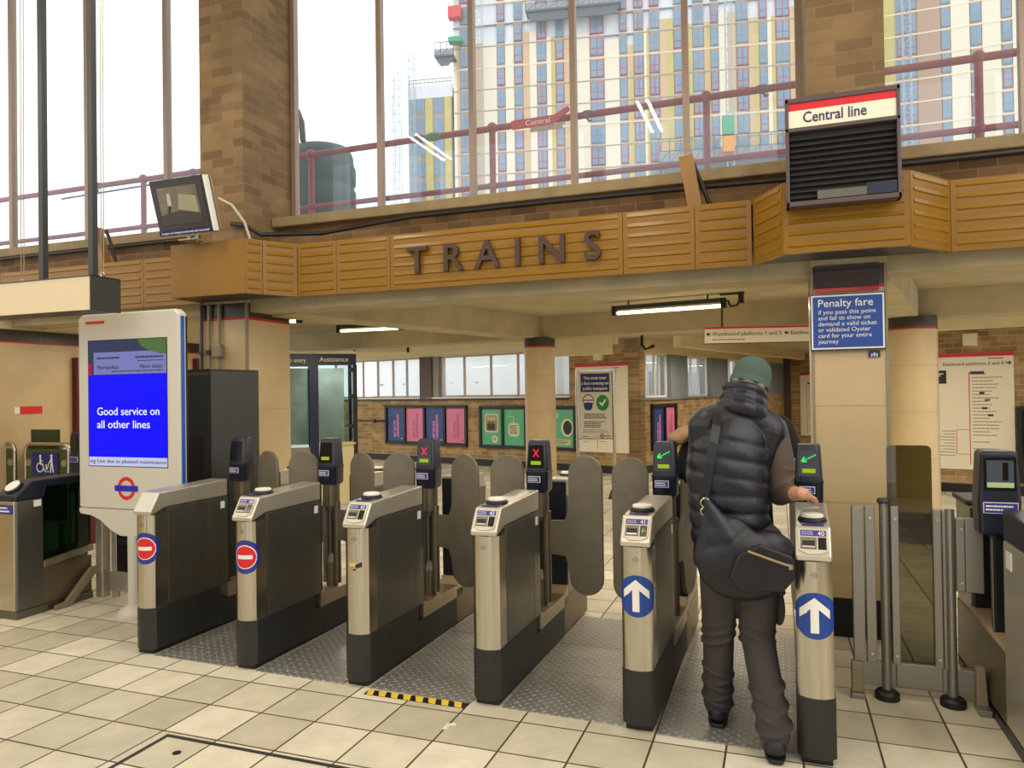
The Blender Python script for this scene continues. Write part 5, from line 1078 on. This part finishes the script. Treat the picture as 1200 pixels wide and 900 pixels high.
def win_mb(mb, a, c, z0, z1, red, dbl):
    f = .13; mb.box(a, c, -.05, .25, z0, z1, M_TRED if red else M_TGREY); n = 2 if dbl else 1; w_ = (c - a - f * (n + 1)) / n
    for q in range(n):
        x = a + f + q * (w_ + f); mb.box(x, x + w_, -.09, -.04, z0 + f, z0 + (z1 - z0) * .36, M_TGLASS); mb.box(x, x + w_, -.09, -.04, z0 + (z1 - z0) * .36 + f, z1 - f * .6, M_TGLASS)
    mb.box(a, c, -.07, .1, z1, z1 + .12, M_TORANGE)
random.seed(21); count = 0; rest = MB()
rows = [2.15 + 3.0 * k for k in range(9, 21)]
allw = []
for k, z in enumerate(rows):
    for i, (a, c) in enumerate(cols): allw.append((i, k, a, c, z + .3))
allw.sort(key=lambda q: abs(q[1] - 5) * 3 + abs(q[0] - 6))
for q, (i, k, a, c, z) in enumerate(allw):
    red = random.random() < (.75 if i in (2, 3, 4, 5, 7) else .4); dbl = (c - a) > 1.25
    if q < 100: m = MB(); win_mb(m, a, c, z, z + 2.35, red, dbl); m.build('window', t, smooth=0)
    else: win_mb(rest, a, c, z, z + 2.35, red, dbl)
o = rest.build('windows_beyond', t, smooth=0); o['kind'] = 'stuff'
t = thing('low_wing', 'lower wing of the tower block with rooftop railings, at its left end', 'building', (-42.0, 90.6, 0), TD)
m = MB(); m.box(-3.1, 3.3, 0, 10, 0, 45.2, M_TGREY); m.box(-3.2, 3.4, -.1, .4, 43.6, 45.4, M_TWHITE); m.build('core', t, smooth=0)
m = MB(); m.box(-.6, .5, -.15, .1, 0, 43.6, M_TYEL); m.box(2.2, 3.2, -.15, .1, 0, 43.6, M_TYEL); m.build('cladding_strips', t, smooth=0)
m = MB()
for i in range(12): m.box(-3.0 + i * .56, -2.95 + i * .56, 0, .1, 45.4, 46.4, M_TGREY)
m.box(-3.1, 3.3, 0, .1, 46.3, 46.4, M_TGREY); m.box(-3.1, 3.3, 0, .1, 45.85, 45.95, M_TGREY); m.build('roof_railing', t, smooth=0)
for z in [2.45 + 3.0 * k for k in range(8, 14)]:
    for a, c in ((-2.9, -.7), (.6, 2.1)): m = MB(); win_mb(m, a, c, z, z + 2.3, False, True); m.build('window', t, smooth=0)
t = thing('pale_block', 'cream and brown clad block seen through the rightmost high windows', 'building', (25.43, 105.3, 0), 0)
m = MB(); m.box(-12, 14, .3, 14, 0, 72, M_TWHITE); m.build('core', t, smooth=0)
m = MB()
for a, c, mm in ((-12, -9.5, M_TTAN), (-9.5, -6.2, M_TYEL), (-3.6, -.9, mat('tower_brown', (178, 146, 124), .7)), (.3, 2.4, M_TCREAM), (3.8, 5.8, M_TCREAM), (7.1, 14, M_TCREAM), (-6.2, -6.0, M_TGREY)): m.box(a, c, 0, .3, 0, 72, mm)
m.build('cladding_strips', t, smooth=0)
m = MB()
for k in range(24): m.box(-12, 14, -.06, .28, k * 3.0 - .1, k * 3.0 + .06, M_TCREAM)
m.build('floor_bands', t, smooth=0)
for z in [.35 + 3.0 * k for k in range(10, 19)]:
    for a, c in ((-6.0, -3.7), (-.8, .2), (2.5, 3.7), (6.0, 7.0)): m = MB(); win_mb(m, a, c, z, z + 2.4, random.random() < .3, c - a > 1.5); m.build('window', t, smooth=0)
def lattice(lab, x, y, z0, z1, w_, rz, n):
    t = thing('hoist_mast', lab, 'mast', (x, y, 0), rz); m = MB(); a = w_ / 2; MLAT = mat('galvanised_lattice', (170, 182, 190), .5, metal=.3)
    for sx in (-a, a):
        for sy in (-a, a): m.box(sx - .04, sx + .04, sy - .04, sy + .04, z0, z1, MLAT)
    m.build('chords', t, smooth=0); m = MB()
    for k in range(n):
        za, zb = z0 + (z1 - z0) * k / n, z0 + (z1 - z0) * (k + 1) / n; s = 1 if k % 2 else -1
        m.cyl((-a * s, -a, za), (a * s, -a, zb), .035, MLAT, n=5); m.box(-a, a, -a - .03, -a + .03, zb - .03, zb + .03, MLAT)
    m.build('lacing', t, smooth=0)
def tw(x, y=-1.2): return (-19.21 + x * cos(TD) - y * sin(TD), 94.43 + x * sin(TD) + y * cos(TD))
lattice('lattice hoist mast up the left part of the tower facade', *tw(-15.6), 0, 62, 1.1, TD, 50)
lattice('thin lattice hoist mast up the right part of the tower facade', *tw(17.6, -3.2), 0, 64, .8, TD, 64)
lattice('lattice scaffold mast at the far left end of the low wing', *tw(-27.4), 0, 46.8, .9, TD, 40)
lattice('lattice scaffold mast just left of the low wing windows', *tw(-25.2), 0, 49.5, .8, TD, 42)
lattice('lattice hoist mast on the cream and brown block', 20.4, 104.0, 0, 62, .9, 0, 50)
def platform(lab, x0, x1, z, h_, m_):
    px_, py_ = tw((x0 + x1) / 2, -2.2); t = thing('work_platform', lab, 'platform', (px_, py_, z), TD); L = x1 - x0
    m = MB(); m.box(-L / 2, L / 2, 0, 2.13, 0, .25, m_); m.build('deck', t, smooth=0); m = MB()
    for zz in (h_ * .5, h_): m.box(-L / 2, L / 2, 0, .06, zz - .05, zz + .05, m_)
    n = max(3, int(L / 1.4))
    for i in range(n + 1): x = -L / 2 + L * i / n; m.box(x - .05, x + .05, 0, .06, 0, h_, m_); 
    for i in range(n): m.cyl((-L / 2 + L * i / n, .03, 0), (-L / 2 + L * (i + 1) / n, .03, h_ * .5), .05, m_, n=5)
    m.build('railing', t, smooth=0)
    m = MB(); m.box(-L / 2, L / 2, .02, .05, .1, h_ * .45, M_TGREY); m.prism([(-L / 2, 0), (L / 2, 0), (L / 2 - .8, -1.2), (-L / 2 + .8, -1.2)], .3, .4, m_, 'y'); m.build('toe_board', t, smooth=0)
MPL = mat('scaffold_slate', (92, 104, 112), .7)
platform('dark suspended work platform high on the tower facade', -8.8, 4.0, 53.2, 2.2, MPL)
platform('grey work platform low on the tower facade behind the railing', 8.6, 28.5, 31.4, 3.2, MPL)
platform('small dark loading platform at the tower left edge', -21.6, -18.9, 48.2, 2.0, MPL)
t = thing('hoist_cage', 'green and red hoist cage at the upper left of the tower', 'hoist', tw(-19.6, -1.5) + (50.5,), TD)
for z, mm in ((0, mat('hoist_green', (70, 160, 120), .6)), (7.0, MATS['hoist_green']), (3.4, mat('hoist_red', (214, 74, 78), .6)), (10.2, MATS['hoist_green'])): m = MB(); m.box(-.2, 1.6, 0, 1.2, z, z + .7 if z != 3.4 else z + 1.6, mm); m.build('cage_panel', t, smooth=0)
t = thing('orange_plant', 'green and orange builder hoist car on the low work platform', 'hoist', tw(17.2, -4.9) + (31.6,), TD)
m = MB(); m.box(-.7, .7, 0, 1, 2.2, 4.6, MATS['hoist_green']); m.build('upper_cage', t, smooth=0, bevel=.05); m = MB(); m.box(-.7, .7, 0, 1, 0, 2.0, mat('hoist_orange', (222, 146, 48), .6)); m.build('lower_cage', t, smooth=0, bevel=.05)
# ------------------------------------------------------------------ people
def blob(name, prims, m, parent, voxel=.008, smooth=6, fac=.5, bump=None):
    mb = MB()
    for q in prims: q(mb, m)
    o = mb.build(name, parent, smooth=0)
    r = o.modifiers.new('skin', 'REMESH'); r.mode = 'VOXEL'; r.voxel_size = voxel; r.use_smooth_shade = True
    if smooth:
        s = o.modifiers.new('soft', 'SMOOTH'); s.iterations = smooth; s.factor = fac
    return o
def Cn(a, b, ra, rb): return lambda mb, m: mb.cone(a, b, ra, rb, m, n=18, k=5)
def El(c, rx, ry, rz, rot=None): return lambda mb, m: mb.ell(c, rx, ry, rz, m, n=22, k=14, rot=rot)
def lerp(a, b, t): return tuple(a[i] + (b[i] - a[i]) * t for i in range(3))
M_SKIN = mat('skin', (206, 150, 122), .5); M_HAIR = mat('grey_hair', (120, 112, 100), .8); M_VEST = mat('navy_puffer', (13, 16, 30), .4, bump=.15, bscale=60); M_SHIRT = mat('brown_grey_sleeve', (86, 72, 62), .8, var=.08, vscale=14); M_TROUS = mat('charcoal_trousers', (60, 54, 54), .8, var=.12, vscale=9, bump=.3, bscale=18); M_SHOE = mat('black_shoe', (28, 28, 34), .5); M_HAT = mat('green_grey_knit', (74, 92, 84), .9, bump=.5, bscale=90); M_BAG = mat('dark_navy_bag', (8, 10, 22), .42, bump=.2, bscale=25); M_COAT = mat('black_coat', (20, 19, 21), .85); M_ZIP = mat('brass_zip', (150, 132, 88), .4, metal=.5); M_TANBAG = mat('tan_canvas', (160, 126, 88), .8, var=.08)

def hand(prims, w_, fwd, palm_n, curl=.5, s=1.0, mirror=1):
    """five fingered hand: wrist point, direction of the fingers, normal out of the back of the hand"""
    f = Vector(fwd).normalized(); n = Vector(palm_n); n = (n - f * n.dot(f)).normalized(); sd = f.cross(n) * mirror; W_ = Vector(w_)
    for i, o_ in enumerate((-.033, -.011, .011, .033)):
        prims.append(Cn(W_ + f * .01 + sd * o_ * .6 * s, W_ + f * .085 * s + sd * o_ * s, .0135 * s, .0115 * s))
    prims.append(Cn(W_ - f * .03, W_ + f * .03 + sd * .0, .026 * s, .024 * s))
    for i, (o_, L) in enumerate(((-.034, .85), (-.0115, 1.0), (.0115, 1.07), (.034, .97))):
        p = W_ + f * .085 * s + sd * o_ * s; d = f.copy(); ang = 0
        for j, l in enumerate((.042, .028, .022)):
            ang += curl * (.35, .5, .4)[j]; d = (f * cos(ang) - n * sin(ang)).normalized(); q = p + d * l * L * s
            prims.append(Cn(p, q, (.0092 - j * .0007) * s, (.0086 - j * .0009) * s)); p = q
    p = W_ + f * .025 * s + sd * .032 * s
    for d, l in (((f * .55 + sd * .75 - n * .35), .045), ((f * .85 + sd * .35 - n * .4), .032), ((f * .95 + sd * .1 - n * .3), .024)):
        q = p + d.normalized() * l * s; prims.append(Cn(p, q, .0125 * s, .0102 * s)); p = q

def head(prims, c, rot, s=1.0):
    """skull, jaw, nose, ears; rot maps local (x right, y facing, z up)"""
    c = Vector(c)
    def L(x, y, z): return c + rot @ Vector((x * s, y * s, z * s))
    rm = rot
    prims += [El(L(0, -.01, .03), .076 * s, .096 * s, .095 * s, rm), El(L(0, .03, -.045), .058 * s, .062 * s, .07 * s, rm), Cn(L(0, .06, -.095), L(0, .03, -.07), .03 * s, .045 * s),
              Cn(L(0, .088, .005), L(0, .108, -.032), .010 * s, .0155 * s), El(L(.077, -.012, -.01), .011 * s, .02 * s, .032 * s, rm), El(L(-.077, -.012, -.01), .011 * s, .02 * s, .032 * s, rm),
              Cn(L(-.022, .088, -.066), L(.022, .088, -.066), .009 * s, .009 * s), Cn(L(-.024, .086, -.078), L(.024, .086, -.078), .009 * s, .009 * s),
              Cn(L(-.045, .078, .03), L(-.015, .088, .03), .011 * s, .011 * s), Cn(L(.015, .088, .03), L(.045, .078, .03), .011 * s, .011 * s)]
    return L
def eyes(L, parent):
    for sx in (-1, 1):
        m = MB(); m.ell(L(sx * .03, .082, .012), .011, .011, .009, M_WHITE); e = m.build('eye', parent); m = MB(); m.ell(L(sx * .03, .092, .012), .0045, .003, .0045, M_BLACK); m.build('iris', e)

# ---- the man at gate 40: local x to the right of the picture, y away from the camera
root = Vector((3.94456, -3.5407, 0)) + Vector((-.34055, .94022, 0)) * 3.52 + Vector((.94022, .34055, 0)) * ((866 - 600) / 862.7 * 3.52)
man = thing('person', 'man in green-grey beanie and navy puffer vest tapping in, seen from behind', 'person', (root.x, root.y, .0065), YAW)
inv = (Matrix.Translation((root.x, root.y, 0)) @ Matrix.Rotation(YAW, 4, 'Z')).inverted()
reader = inv @ Vector((GX[5] + .0775, GY[5] + .20, 1.092))
SL, SR = (-.145, .045, 1.505), (.150, .035, 1.480)
HL, HR = (-.095, .02, .90), (.075, .0, .90)
KL, KR = (-.085, .12, .50), (.075, .03, .49)
AL, AR = (-.075, .20, .10), (.085, -.16, .115)
NK = (.04, .055, 1.545); HD = (.088, .135, 1.672)
EL, WL = (-.15, .215, 1.23), (-.06, .34, 1.17)
WR = reader + Vector((-.075, -.105, .095)); ER = Vector((.200, .04, 1.165))
hr = Euler((radians(-26), radians(14), radians(-22)), 'XYZ').to_matrix()
P_ = [Cn((-.02, .0, .95), (-.04, .03, 1.2), .125, .12), Cn((-.04, .02, 1.2), (-.01, .035, 1.40), .12, .11), Cn(SL, SR, .055, .055), Cn((.02, .02, 1.46), NK, .07, .058), Cn(NK, HD, .057, .055), Cn(HL, HR, .10, .10),
      Cn(SL, EL, .052, .042), Cn(EL, WL, .042, .030), Cn(SR, ER, .052, .042), Cn(ER, WR, .042, .029),
      Cn(HL, KL, .085, .056), Cn(KL, AL, .054, .037), Cn(HR, KR, .085, .056), Cn(KR, AR, .054, .037), Cn(AL, (AL[0] + .045, AL[1] + .143, .045), .034, .026), Cn(AR, (AR[0] + .045, AR[1] + .143, .045), .034, .026)]
fd = (reader + Vector((.03, .05, .045)) - WR).normalized()
hand(P_, WR, fd, Vector((.1, -.35, 1)), .28, 1.0, -1); hand(P_, WL, (.55, .6, -.4), (-.2, .5, .6), .9, 1.0, 1)
Lh = head(P_, HD, hr)
body = blob('body', P_, M_SKIN, man, .0045, 2); eyes(Lh, body)
# beanie and hair under its edge
m = MB(); rings = []
for z, r_ in ((-.035, .094), (-.012, .099), (.0, .100), (.03, .1), (.06, .094), (.085, .08), (.105, .058), (.118, .03), (.122, .004)):
    rings.append([Lh(r_ * .93 * cos(2 * pi * i / 28), r_ * 1.16 * sin(2 * pi * i / 28) - .014, z + .045 + .022 * sin(2 * pi * i / 28) * (1 if z < 0 else .4)) for i in range(28)])
m.loft(rings, M_HAT); m.build('beanie', man, smooth=60)
m = MB(); rr = [[Lh(r_ * .93 * cos(2 * pi * i / 28), r_ * 1.16 * sin(2 * pi * i / 28) - .014, z + .045 + .022 * sin(2 * pi * i / 28)) for i in range(28)] for z, r_ in ((-.042, .096), (-.04, .103), (-.01, .105), (-.006, .1))]
m.loft(rr, M_HAT); m.build('beanie_cuff', man, smooth=60)
blob('hair', [Cn(Lh(-.05, -.085, -.025), Lh(-.035, -.075, -.075), .03, .02), Cn(Lh(0, -.10, -.02), Lh(0, -.085, -.085), .034, .022), Cn(Lh(.05, -.085, -.025), Lh(.035, -.075, -.075), .03, .02), Cn(Lh(.074, -.03, .0), Lh(.068, -.04, -.06), .014, .012), Cn(Lh(-.074, -.03, .0), Lh(-.068, -.04, -.06), .014, .012)], M_HAIR, man, .006, 3)
blob('beard', [Cn(Lh(-.06, .03, -.05), Lh(-.03, .07, -.095), .018, .02), Cn(Lh(.06, .03, -.05), Lh(.03, .07, -.095), .018, .02), Cn(Lh(-.03, .07, -.1), Lh(.03, .07, -.1), .02, .02)], M_HAIR, man, .006, 3)
# sleeves
blob('shirt', [Cn(SL, SR, .074, .074), Cn((SL[0], SL[1] + .02, SL[2] - .02), EL, .075, .062), Cn(EL, lerp(EL, WL, .86), .06, .046), Cn((SR[0] + .015, SR[1], SR[2] - .01), (.195, .035, 1.33), .074, .072), Cn((.195, .035, 1.33), ER, .072, .062), Cn(ER, lerp(tuple(ER), tuple(WR), .50), .058, .045), Cn(NK, (.06, .08, 1.60), .066, .062), El((-.0, .0, .93), .15, .115, .07), El((.205, .03, 1.24), .066, .066, .02, Euler((.3, -.3, 0)).to_matrix()), El((.205, .03, 1.3), .069, .069, .02, Euler((.2, .3, 0)).to_matrix())], M_SHIRT, man, .007, 4)
# puffer vest: quilted rolls round a shaped core
secs = [(.84, .172, .122, -.045, .012), (.92, .180, .128, -.048, .012), (1.0, .184, .130, -.052, .013), (1.09, .188, .133, -.055, .015), (1.18, .191, .136, -.056, .018), (1.27, .192, .137, -.054, .022), (1.36, .188, .132, -.046, .028), (1.44, .172, .118, -.030, .034), (1.50, .135, .100, -.004, .04), (1.545, .095, .085, .02, .046)]
def sec_at(z):
    for p_, q_ in zip(secs[:-1], secs[1:]):
        if p_[0] <= z <= q_[0]:
            f_ = (z - p_[0]) / (q_[0] - p_[0]); return [p_[k_] + (q_[k_] - p_[k_]) * f_ for k_ in range(5)]
    return list(secs[-1])
def vest_core(mb, mm):
    R_ = []
    zs = [.84 + .0105 * k_ for k_ in range(68)]
    for z in zs:
        _, a, b_, cx, cy = sec_at(min(z, 1.5449)); ph_ = ((z - .84) / .083) % 1.0
        q = abs(sin(pi * ph_)) ** .55; k_ = .93 + .085 * q if z < 1.47 else .93 + .085 * q * max(0, (1.54 - z) / .07)
        ring_ = []
        for i in range(40):
            t_ = 2 * pi * i / 40; wob = 1 + .012 * sin(7 * t_ + z * 40) * q
            ex = abs(cos(t_)) ** .85 * (1 if cos(t_) > 0 else -1); ey = abs(sin(t_)) ** .85 * (1 if sin(t_) > 0 else -1)
            ring_.append(Vector((cx + a * k_ * wob * ex, cy + b_ * k_ * wob * ey, z + .05 * (cx - .0) * 0 + .035 * ex * -(1 if z > 1.2 else .4) * min(1, (z - .84) / .4))))
        R_.append(ring_)
    mb.loft(R_, mm)
V_ = [vest_core, Cn((SL[0] + .005, SL[1], SL[2] - .005), (.03, .05, 1.545), .084, .088), Cn((SR[0] - .01, SR[1], SR[2] - .005), (.03, .05, 1.545), .084, .088),
      Cn((SL[0] - .004, SL[1] - .004, SL[2] - .02), (-.172, .03, 1.33), .088, .066), Cn((SR[0] - .004, SR[1] - .006, SR[2] - .02), (.10, .03, 1.32), .088, .066)]
for z_, r_, dx, dy, rad in ((1.55, .088, .024, .052, .042), (1.60, .080, .038, .064, .036), (1.648, .084, .050, .075, .027)):
    pts = [(dx + r_ * cos(2 * pi * i / 14), dy + r_ * .92 * sin(2 * pi * i / 14), z_ - .026 * sin(2 * pi * i / 14) - .026 * cos(2 * pi * i / 14)) for i in range(15)]
    V_ += [Cn(p_, q_, rad, rad) for p_, q_ in zip(pts[:-1], pts[1:])]
vest = blob('puffer_vest', V_, M_VEST, man, .0055, 2)
# trousers with knee creases and cargo pocket
T_ = [Cn((-.08, .02, .92), (.075, .0, .92), .128, .128), Cn(HL, KL, .108, .079), Cn(KL, (AL[0], AL[1] - .005, .10), .076, .070), Cn(HR, KR, .110, .082), Cn(KR, (AR[0], AR[1] + .005, .105), .078, .071)]
for k_ in range(5):
    T_.append(El(lerp(KL, AL, .55 + k_ * .1), .086 - .006 * (k_ % 2), .086, .014, Euler((.2, .25 * (-1) ** k_, 0)).to_matrix())); T_.append(El(lerp(KR, AR, .55 + k_ * .1), .088 - .006 * (k_ % 2), .088, .014, Euler((.2, -.25 * (-1) ** k_, 0)).to_matrix()))
for k_ in (-.12, 0, .12): T_.append(El(lerp(KR, HR, k_), .094, .094, .016, Euler((.1, .3, 0)).to_matrix())); T_.append(El(lerp(KL, HL, k_), .091, .092, .016, Euler((.1, -.3, 0)).to_matrix()))
tr = blob('trousers', T_, M_TROUS, man, .006, 3)
blob('cargo_pocket', [El((.168, .0, .63), .022, .07, .09), El((.170, .0, .71), .024, .074, .02)], M_TROUS, tr, .006, 3)
for A in (AL, AR):
    x, y = A[0], A[1]; hx, hy = .30, .954
    def G(a, l, z): return (x + hx * a + hy * l, y + hy * a - hx * l, z)
    sh = blob('shoe', [Cn(G(-.03, 0, .058), G(.13, 0, .048), .048, .046), Cn(G(.0, 0, .07), G(.0, 0, .12), .046, .044), El(G(.165, 0, .046), .052, .07, .042), Cn(G(.03, 0, .085), G(.09, 0, .07), .042, .04)], M_SHOE, man, .005, 3)
    m = MB(); m.prism([G(a, l, 0)[:2] for a, l in ((-.078, -.03), (-.082, 0), (-.078, .03), (-.03, .044), (.1, .05), (.18, .046), (.225, .02), (.232, 0), (.225, -.02), (.18, -.046), (.1, -.05), (-.03, -.044))], .0, .02, M_BLACK, 'z'); m.build('sole', sh, smooth=0, bevel=.006)
# messenger bag and strap
bag = thing('shoulder_bag', 'slouchy dark navy shoulder bag on the man\'s back with a pale zip', 'bag', (root.x, root.y, .0065), YAW)
Rb = Euler((radians(4), radians(9), radians(3))).to_matrix()
blob('bag_body', [El((-.05, -.185, .86), .215, .075, .15, Rb), El((-.02, -.19, .90), .20, .07, .13, Rb), El((-.11, -.18, .96), .125, .06, .14, Euler((0, radians(-28), 0)).to_matrix()), El((.06, -.185, .93), .125, .062, .10, Rb), Cn((-.215, -.155, 1.17), (-.13, -.175, 1.0), .018, .07), Cn((-.2, -.16, 1.15), (-.22, -.17, .9), .016, .055), Cn((-.06, -.19, 1.05), (-.1, -.2, .95), .02, .05), Cn((-.17, -.17, 1.1), (-.03, -.19, 1.0), .02, .04)], M_BAG, bag, .007, 4)
m = MB(); m.prism([(-.10, .94), (.0, .985), (.145, .925), (.155, .83), (.10, .77), (-.09, .77), (-.14, .84)], -.272, -.245, M_BAG, 'y'); pk = m.build('front_pocket', bag, smooth=0, bevel=.012, seg=3)
m = MB(); m.tube([(-.06, -.276, .955), (.02, -.278, .925), (.10, -.276, .895), (.125, -.274, .888)], .006, M_ZIP, 8); m.box(.118, .135, -.282, -.272, .872, .892, M_PIPE); m.build('zip', pk, smooth=30)
m = MB()
sp = [(-.225, -.150, 1.15), (-.200, -.146, 1.24), (-.182, -.138, 1.33), (-.162, -.122, 1.42), (-.135, -.085, 1.50), (-.115, -.02, 1.553), (-.11, .05, 1.556), (-.115, .12, 1.50), (-.12, .17, 1.40)]
for a, c in zip(sp[:-1], sp[1:]):
    a, c = Vector(a), Vector(c); d = (c - a).normalized(); sd = d.cross(Vector((0, -1, .3))).normalized(); n_ = sd.cross(d)
    m.add([a - sd * .02, a + sd * .02, c + sd * .02, c - sd * .02, a - sd * .02 + n_ * .005, a + sd * .02 + n_ * .005, c + sd * .02 + n_ * .005, c - sd * .02 + n_ * .005], [(0, 1, 2, 3), (4, 5, 6, 7), (0, 1, 5, 4), (2, 3, 7, 6), (1, 2, 6, 5), (0, 3, 7, 4)], M_BAG)
m.build('strap', bag, smooth=0)
m = MB()
for z in (1.115, 1.155): m.tube([(-.215 + .02 * cos(a * pi / 6), -.168, z + .02 * sin(a * pi / 6)) for a in range(13)], .004, M_STEEL, 6)
m.build('buckle', bag)
# pale card on the reader
cp = reader + Vector((-.012, .0, .026)); t = thing('travel_card', 'pale travel card held by the man over the yellow-edged reader', 'card', tuple((Matrix.Translation((root.x, root.y, 0)) @ Matrix.Rotation(YAW, 4, 'Z')) @ cp), YAW)
t['label'] = 'pale travel card under the man\'s fingers on the gate 40 reader'
m = MB(); m.prism([(-.043 + .006, -.027), (.043 - .006, -.027), (.043, -.021), (.043, .021), (.037, .027), (-.037, .027), (-.043, .021), (-.043, -.021)], -.001, .001, mat('pale_card', (222, 222, 220), .35), 'z'); m.build('card', t, smooth=0)

# ---- the second person just ahead, mostly hidden
r2 = Vector((3.94456, -3.5407, 0)) + Vector((-.34055, .94022, 0)) * 4.62 + Vector((.94022, .34055, 0)) * ((866 - 600) / 862.7 * 4.62)
p2 = thing('person', 'person in a bulky black coat walking ahead, hidden behind the man', 'person', (r2.x, r2.y, .0065), YAW)
S2L, S2R = (-.22, .02, 1.43), (.24, .02, 1.41); N2 = (.05, .03, 1.5); H2 = (.10, .07, 1.60)
Q = [Cn((0, 0, .9), (0, .02, 1.35), .14, .13), Cn(S2L, S2R, .07, .07), Cn((.02, .02, 1.42), N2, .065, .055), Cn(N2, H2, .055, .055), Cn(S2L, (-.33, .03, 1.17), .05, .04), Cn((-.33, .03, 1.17), (-.22, .24, 1.08), .04, .03), Cn(S2R, (.37, .05, 1.17), .05, .04), Cn((.37, .05, 1.17), (.27, .26, 1.08), .04, .03), Cn((-.09, 0, .88), (-.1, .1, .48), .085, .055), Cn((-.1, .1, .48), (-.1, .12, .09), .052, .036), Cn((.09, 0, .88), (.09, .03, .47), .085, .055), Cn((.09, .03, .47), (.09, -.08, .1), .052, .036), Cn((-.1, .12, .05), (-.1, .26, .04), .036, .03), Cn((.09, -.08, .05), (.09, .06, .04), .036, .03)]
hand(Q, (-.22, .24, 1.08), (.15, .6, -.5), (-.8, .3, .3), .6, .95, 1); hand(Q, (.27, .26, 1.08), (-.1, .6, -.5), (.8, .3, .3), .6, .95, -1)
h2 = Euler((radians(-8), 0, radians(-10))).to_matrix(); L2 = head(Q, H2, h2, .97); b2 = blob('body', Q, M_SKIN, p2, .008, 3); eyes(L2, b2)
blob('hair', [El(L2(0, -.02, .05), .084, .1, .082, h2), El(L2(0, -.06, -.0), .08, .06, .08, h2), El(L2(.06, -.02, -.0), .026, .06, .07, h2), El(L2(-.06, -.02, -.0), .026, .06, .07, h2)], mat('dark_hair', (34, 28, 26), .7), p2, .007, 3)
blob('black_coat', [Cn((0, 0, .62), (0, .02, 1.0), .20, .19), Cn((0, .02, 1.0), (0, .02, 1.36), .19, .17), Cn(S2L, S2R, .10, .10), Cn(S2L, (-.33, .03, 1.17), .098, .082), Cn((-.33, .03, 1.17), (-.26, .2, 1.10), .08, .062), Cn(S2R, (.37, .05, 1.17), .1, .084), Cn((.37, .05, 1.17), (.30, .22, 1.10), .082, .062), Cn((.02, .02, 1.44), (.06, .03, 1.53), .09, .078)], M_COAT, p2, .01, 6)
blob('trousers', [Cn((-.09, 0, .7), (-.1, .1, .48), .1, .075), Cn((-.1, .1, .48), (-.1, .12, .11), .074, .062), Cn((.09, 0, .7), (.09, .03, .47), .1, .075), Cn((.09, .03, .47), (.09, -.08, .12), .074, .062)], M_TROUS, p2, .01, 5)
for x, y in ((-.1, .12), (.09, -.08)): blob('shoe', [Cn((x, y - .03, .05), (x, y + .15, .045), .05, .045), Cn((x, y - .02, .07), (x, y, .12), .05, .05)], M_SHOE, p2, .007, 3)
t = thing('shoulder_bag', 'tan canvas bag at the second person\'s left side, seen left of the man', 'bag', (r2.x, r2.y, 0), YAW)
blob('bag_body', [El((-.355, -.03, 1.40), .085, .07, .05, Euler((0, radians(-24), 0)).to_matrix()), El((-.40, -.03, 1.375), .06, .06, .045)], M_TANBAG, t, .006, 3)
m = MB(); m.tube([(-.345, -.10, 1.36), (-.335, -.095, 1.42), (-.30, -.07, 1.47), (-.25, -.04, 1.52), (-.2, .0, 1.545)], .011, M_BLACK, 8); m.build('strap', t)

# ------------------------------------------------------------------ families of like things
GROUPS = {'ticket_gate': 'ticket gates of the numbered row', 'tread_plate': 'tread plates between the gates', 'poster': 'framed concourse posters', 'display_case': 'black poster frames', 'line_map': 'route map boards', 'wide_gate': 'wide accessible gates', 'hoop_barrier': 'hoop barrier leaves', 'tube_light': 'fluorescent tube lights', 'conduit': 'conduits on the square pillar', 'uplighter': 'tan uplighters on the fascia', 'square_pillar': 'square tiled pillars', 'round_pillar': 'round tiled pillars', 'ledge_cable': 'cables under the window sills', 'wall_speaker': 'cream wall speakers', 'ceiling_sensor': 'ceiling sensors', 'hoist_mast': 'lattice masts on the tower site', 'work_platform': 'work platforms on the tower', 'person': 'passengers', 'shoulder_bag': 'bags carried by the passengers'}
for o in SC.objects:
    st = o.name.split('.')[0]
    if o.parent is None and st in GROUPS and o.get('label'): o['group'] = GROUPS[st]
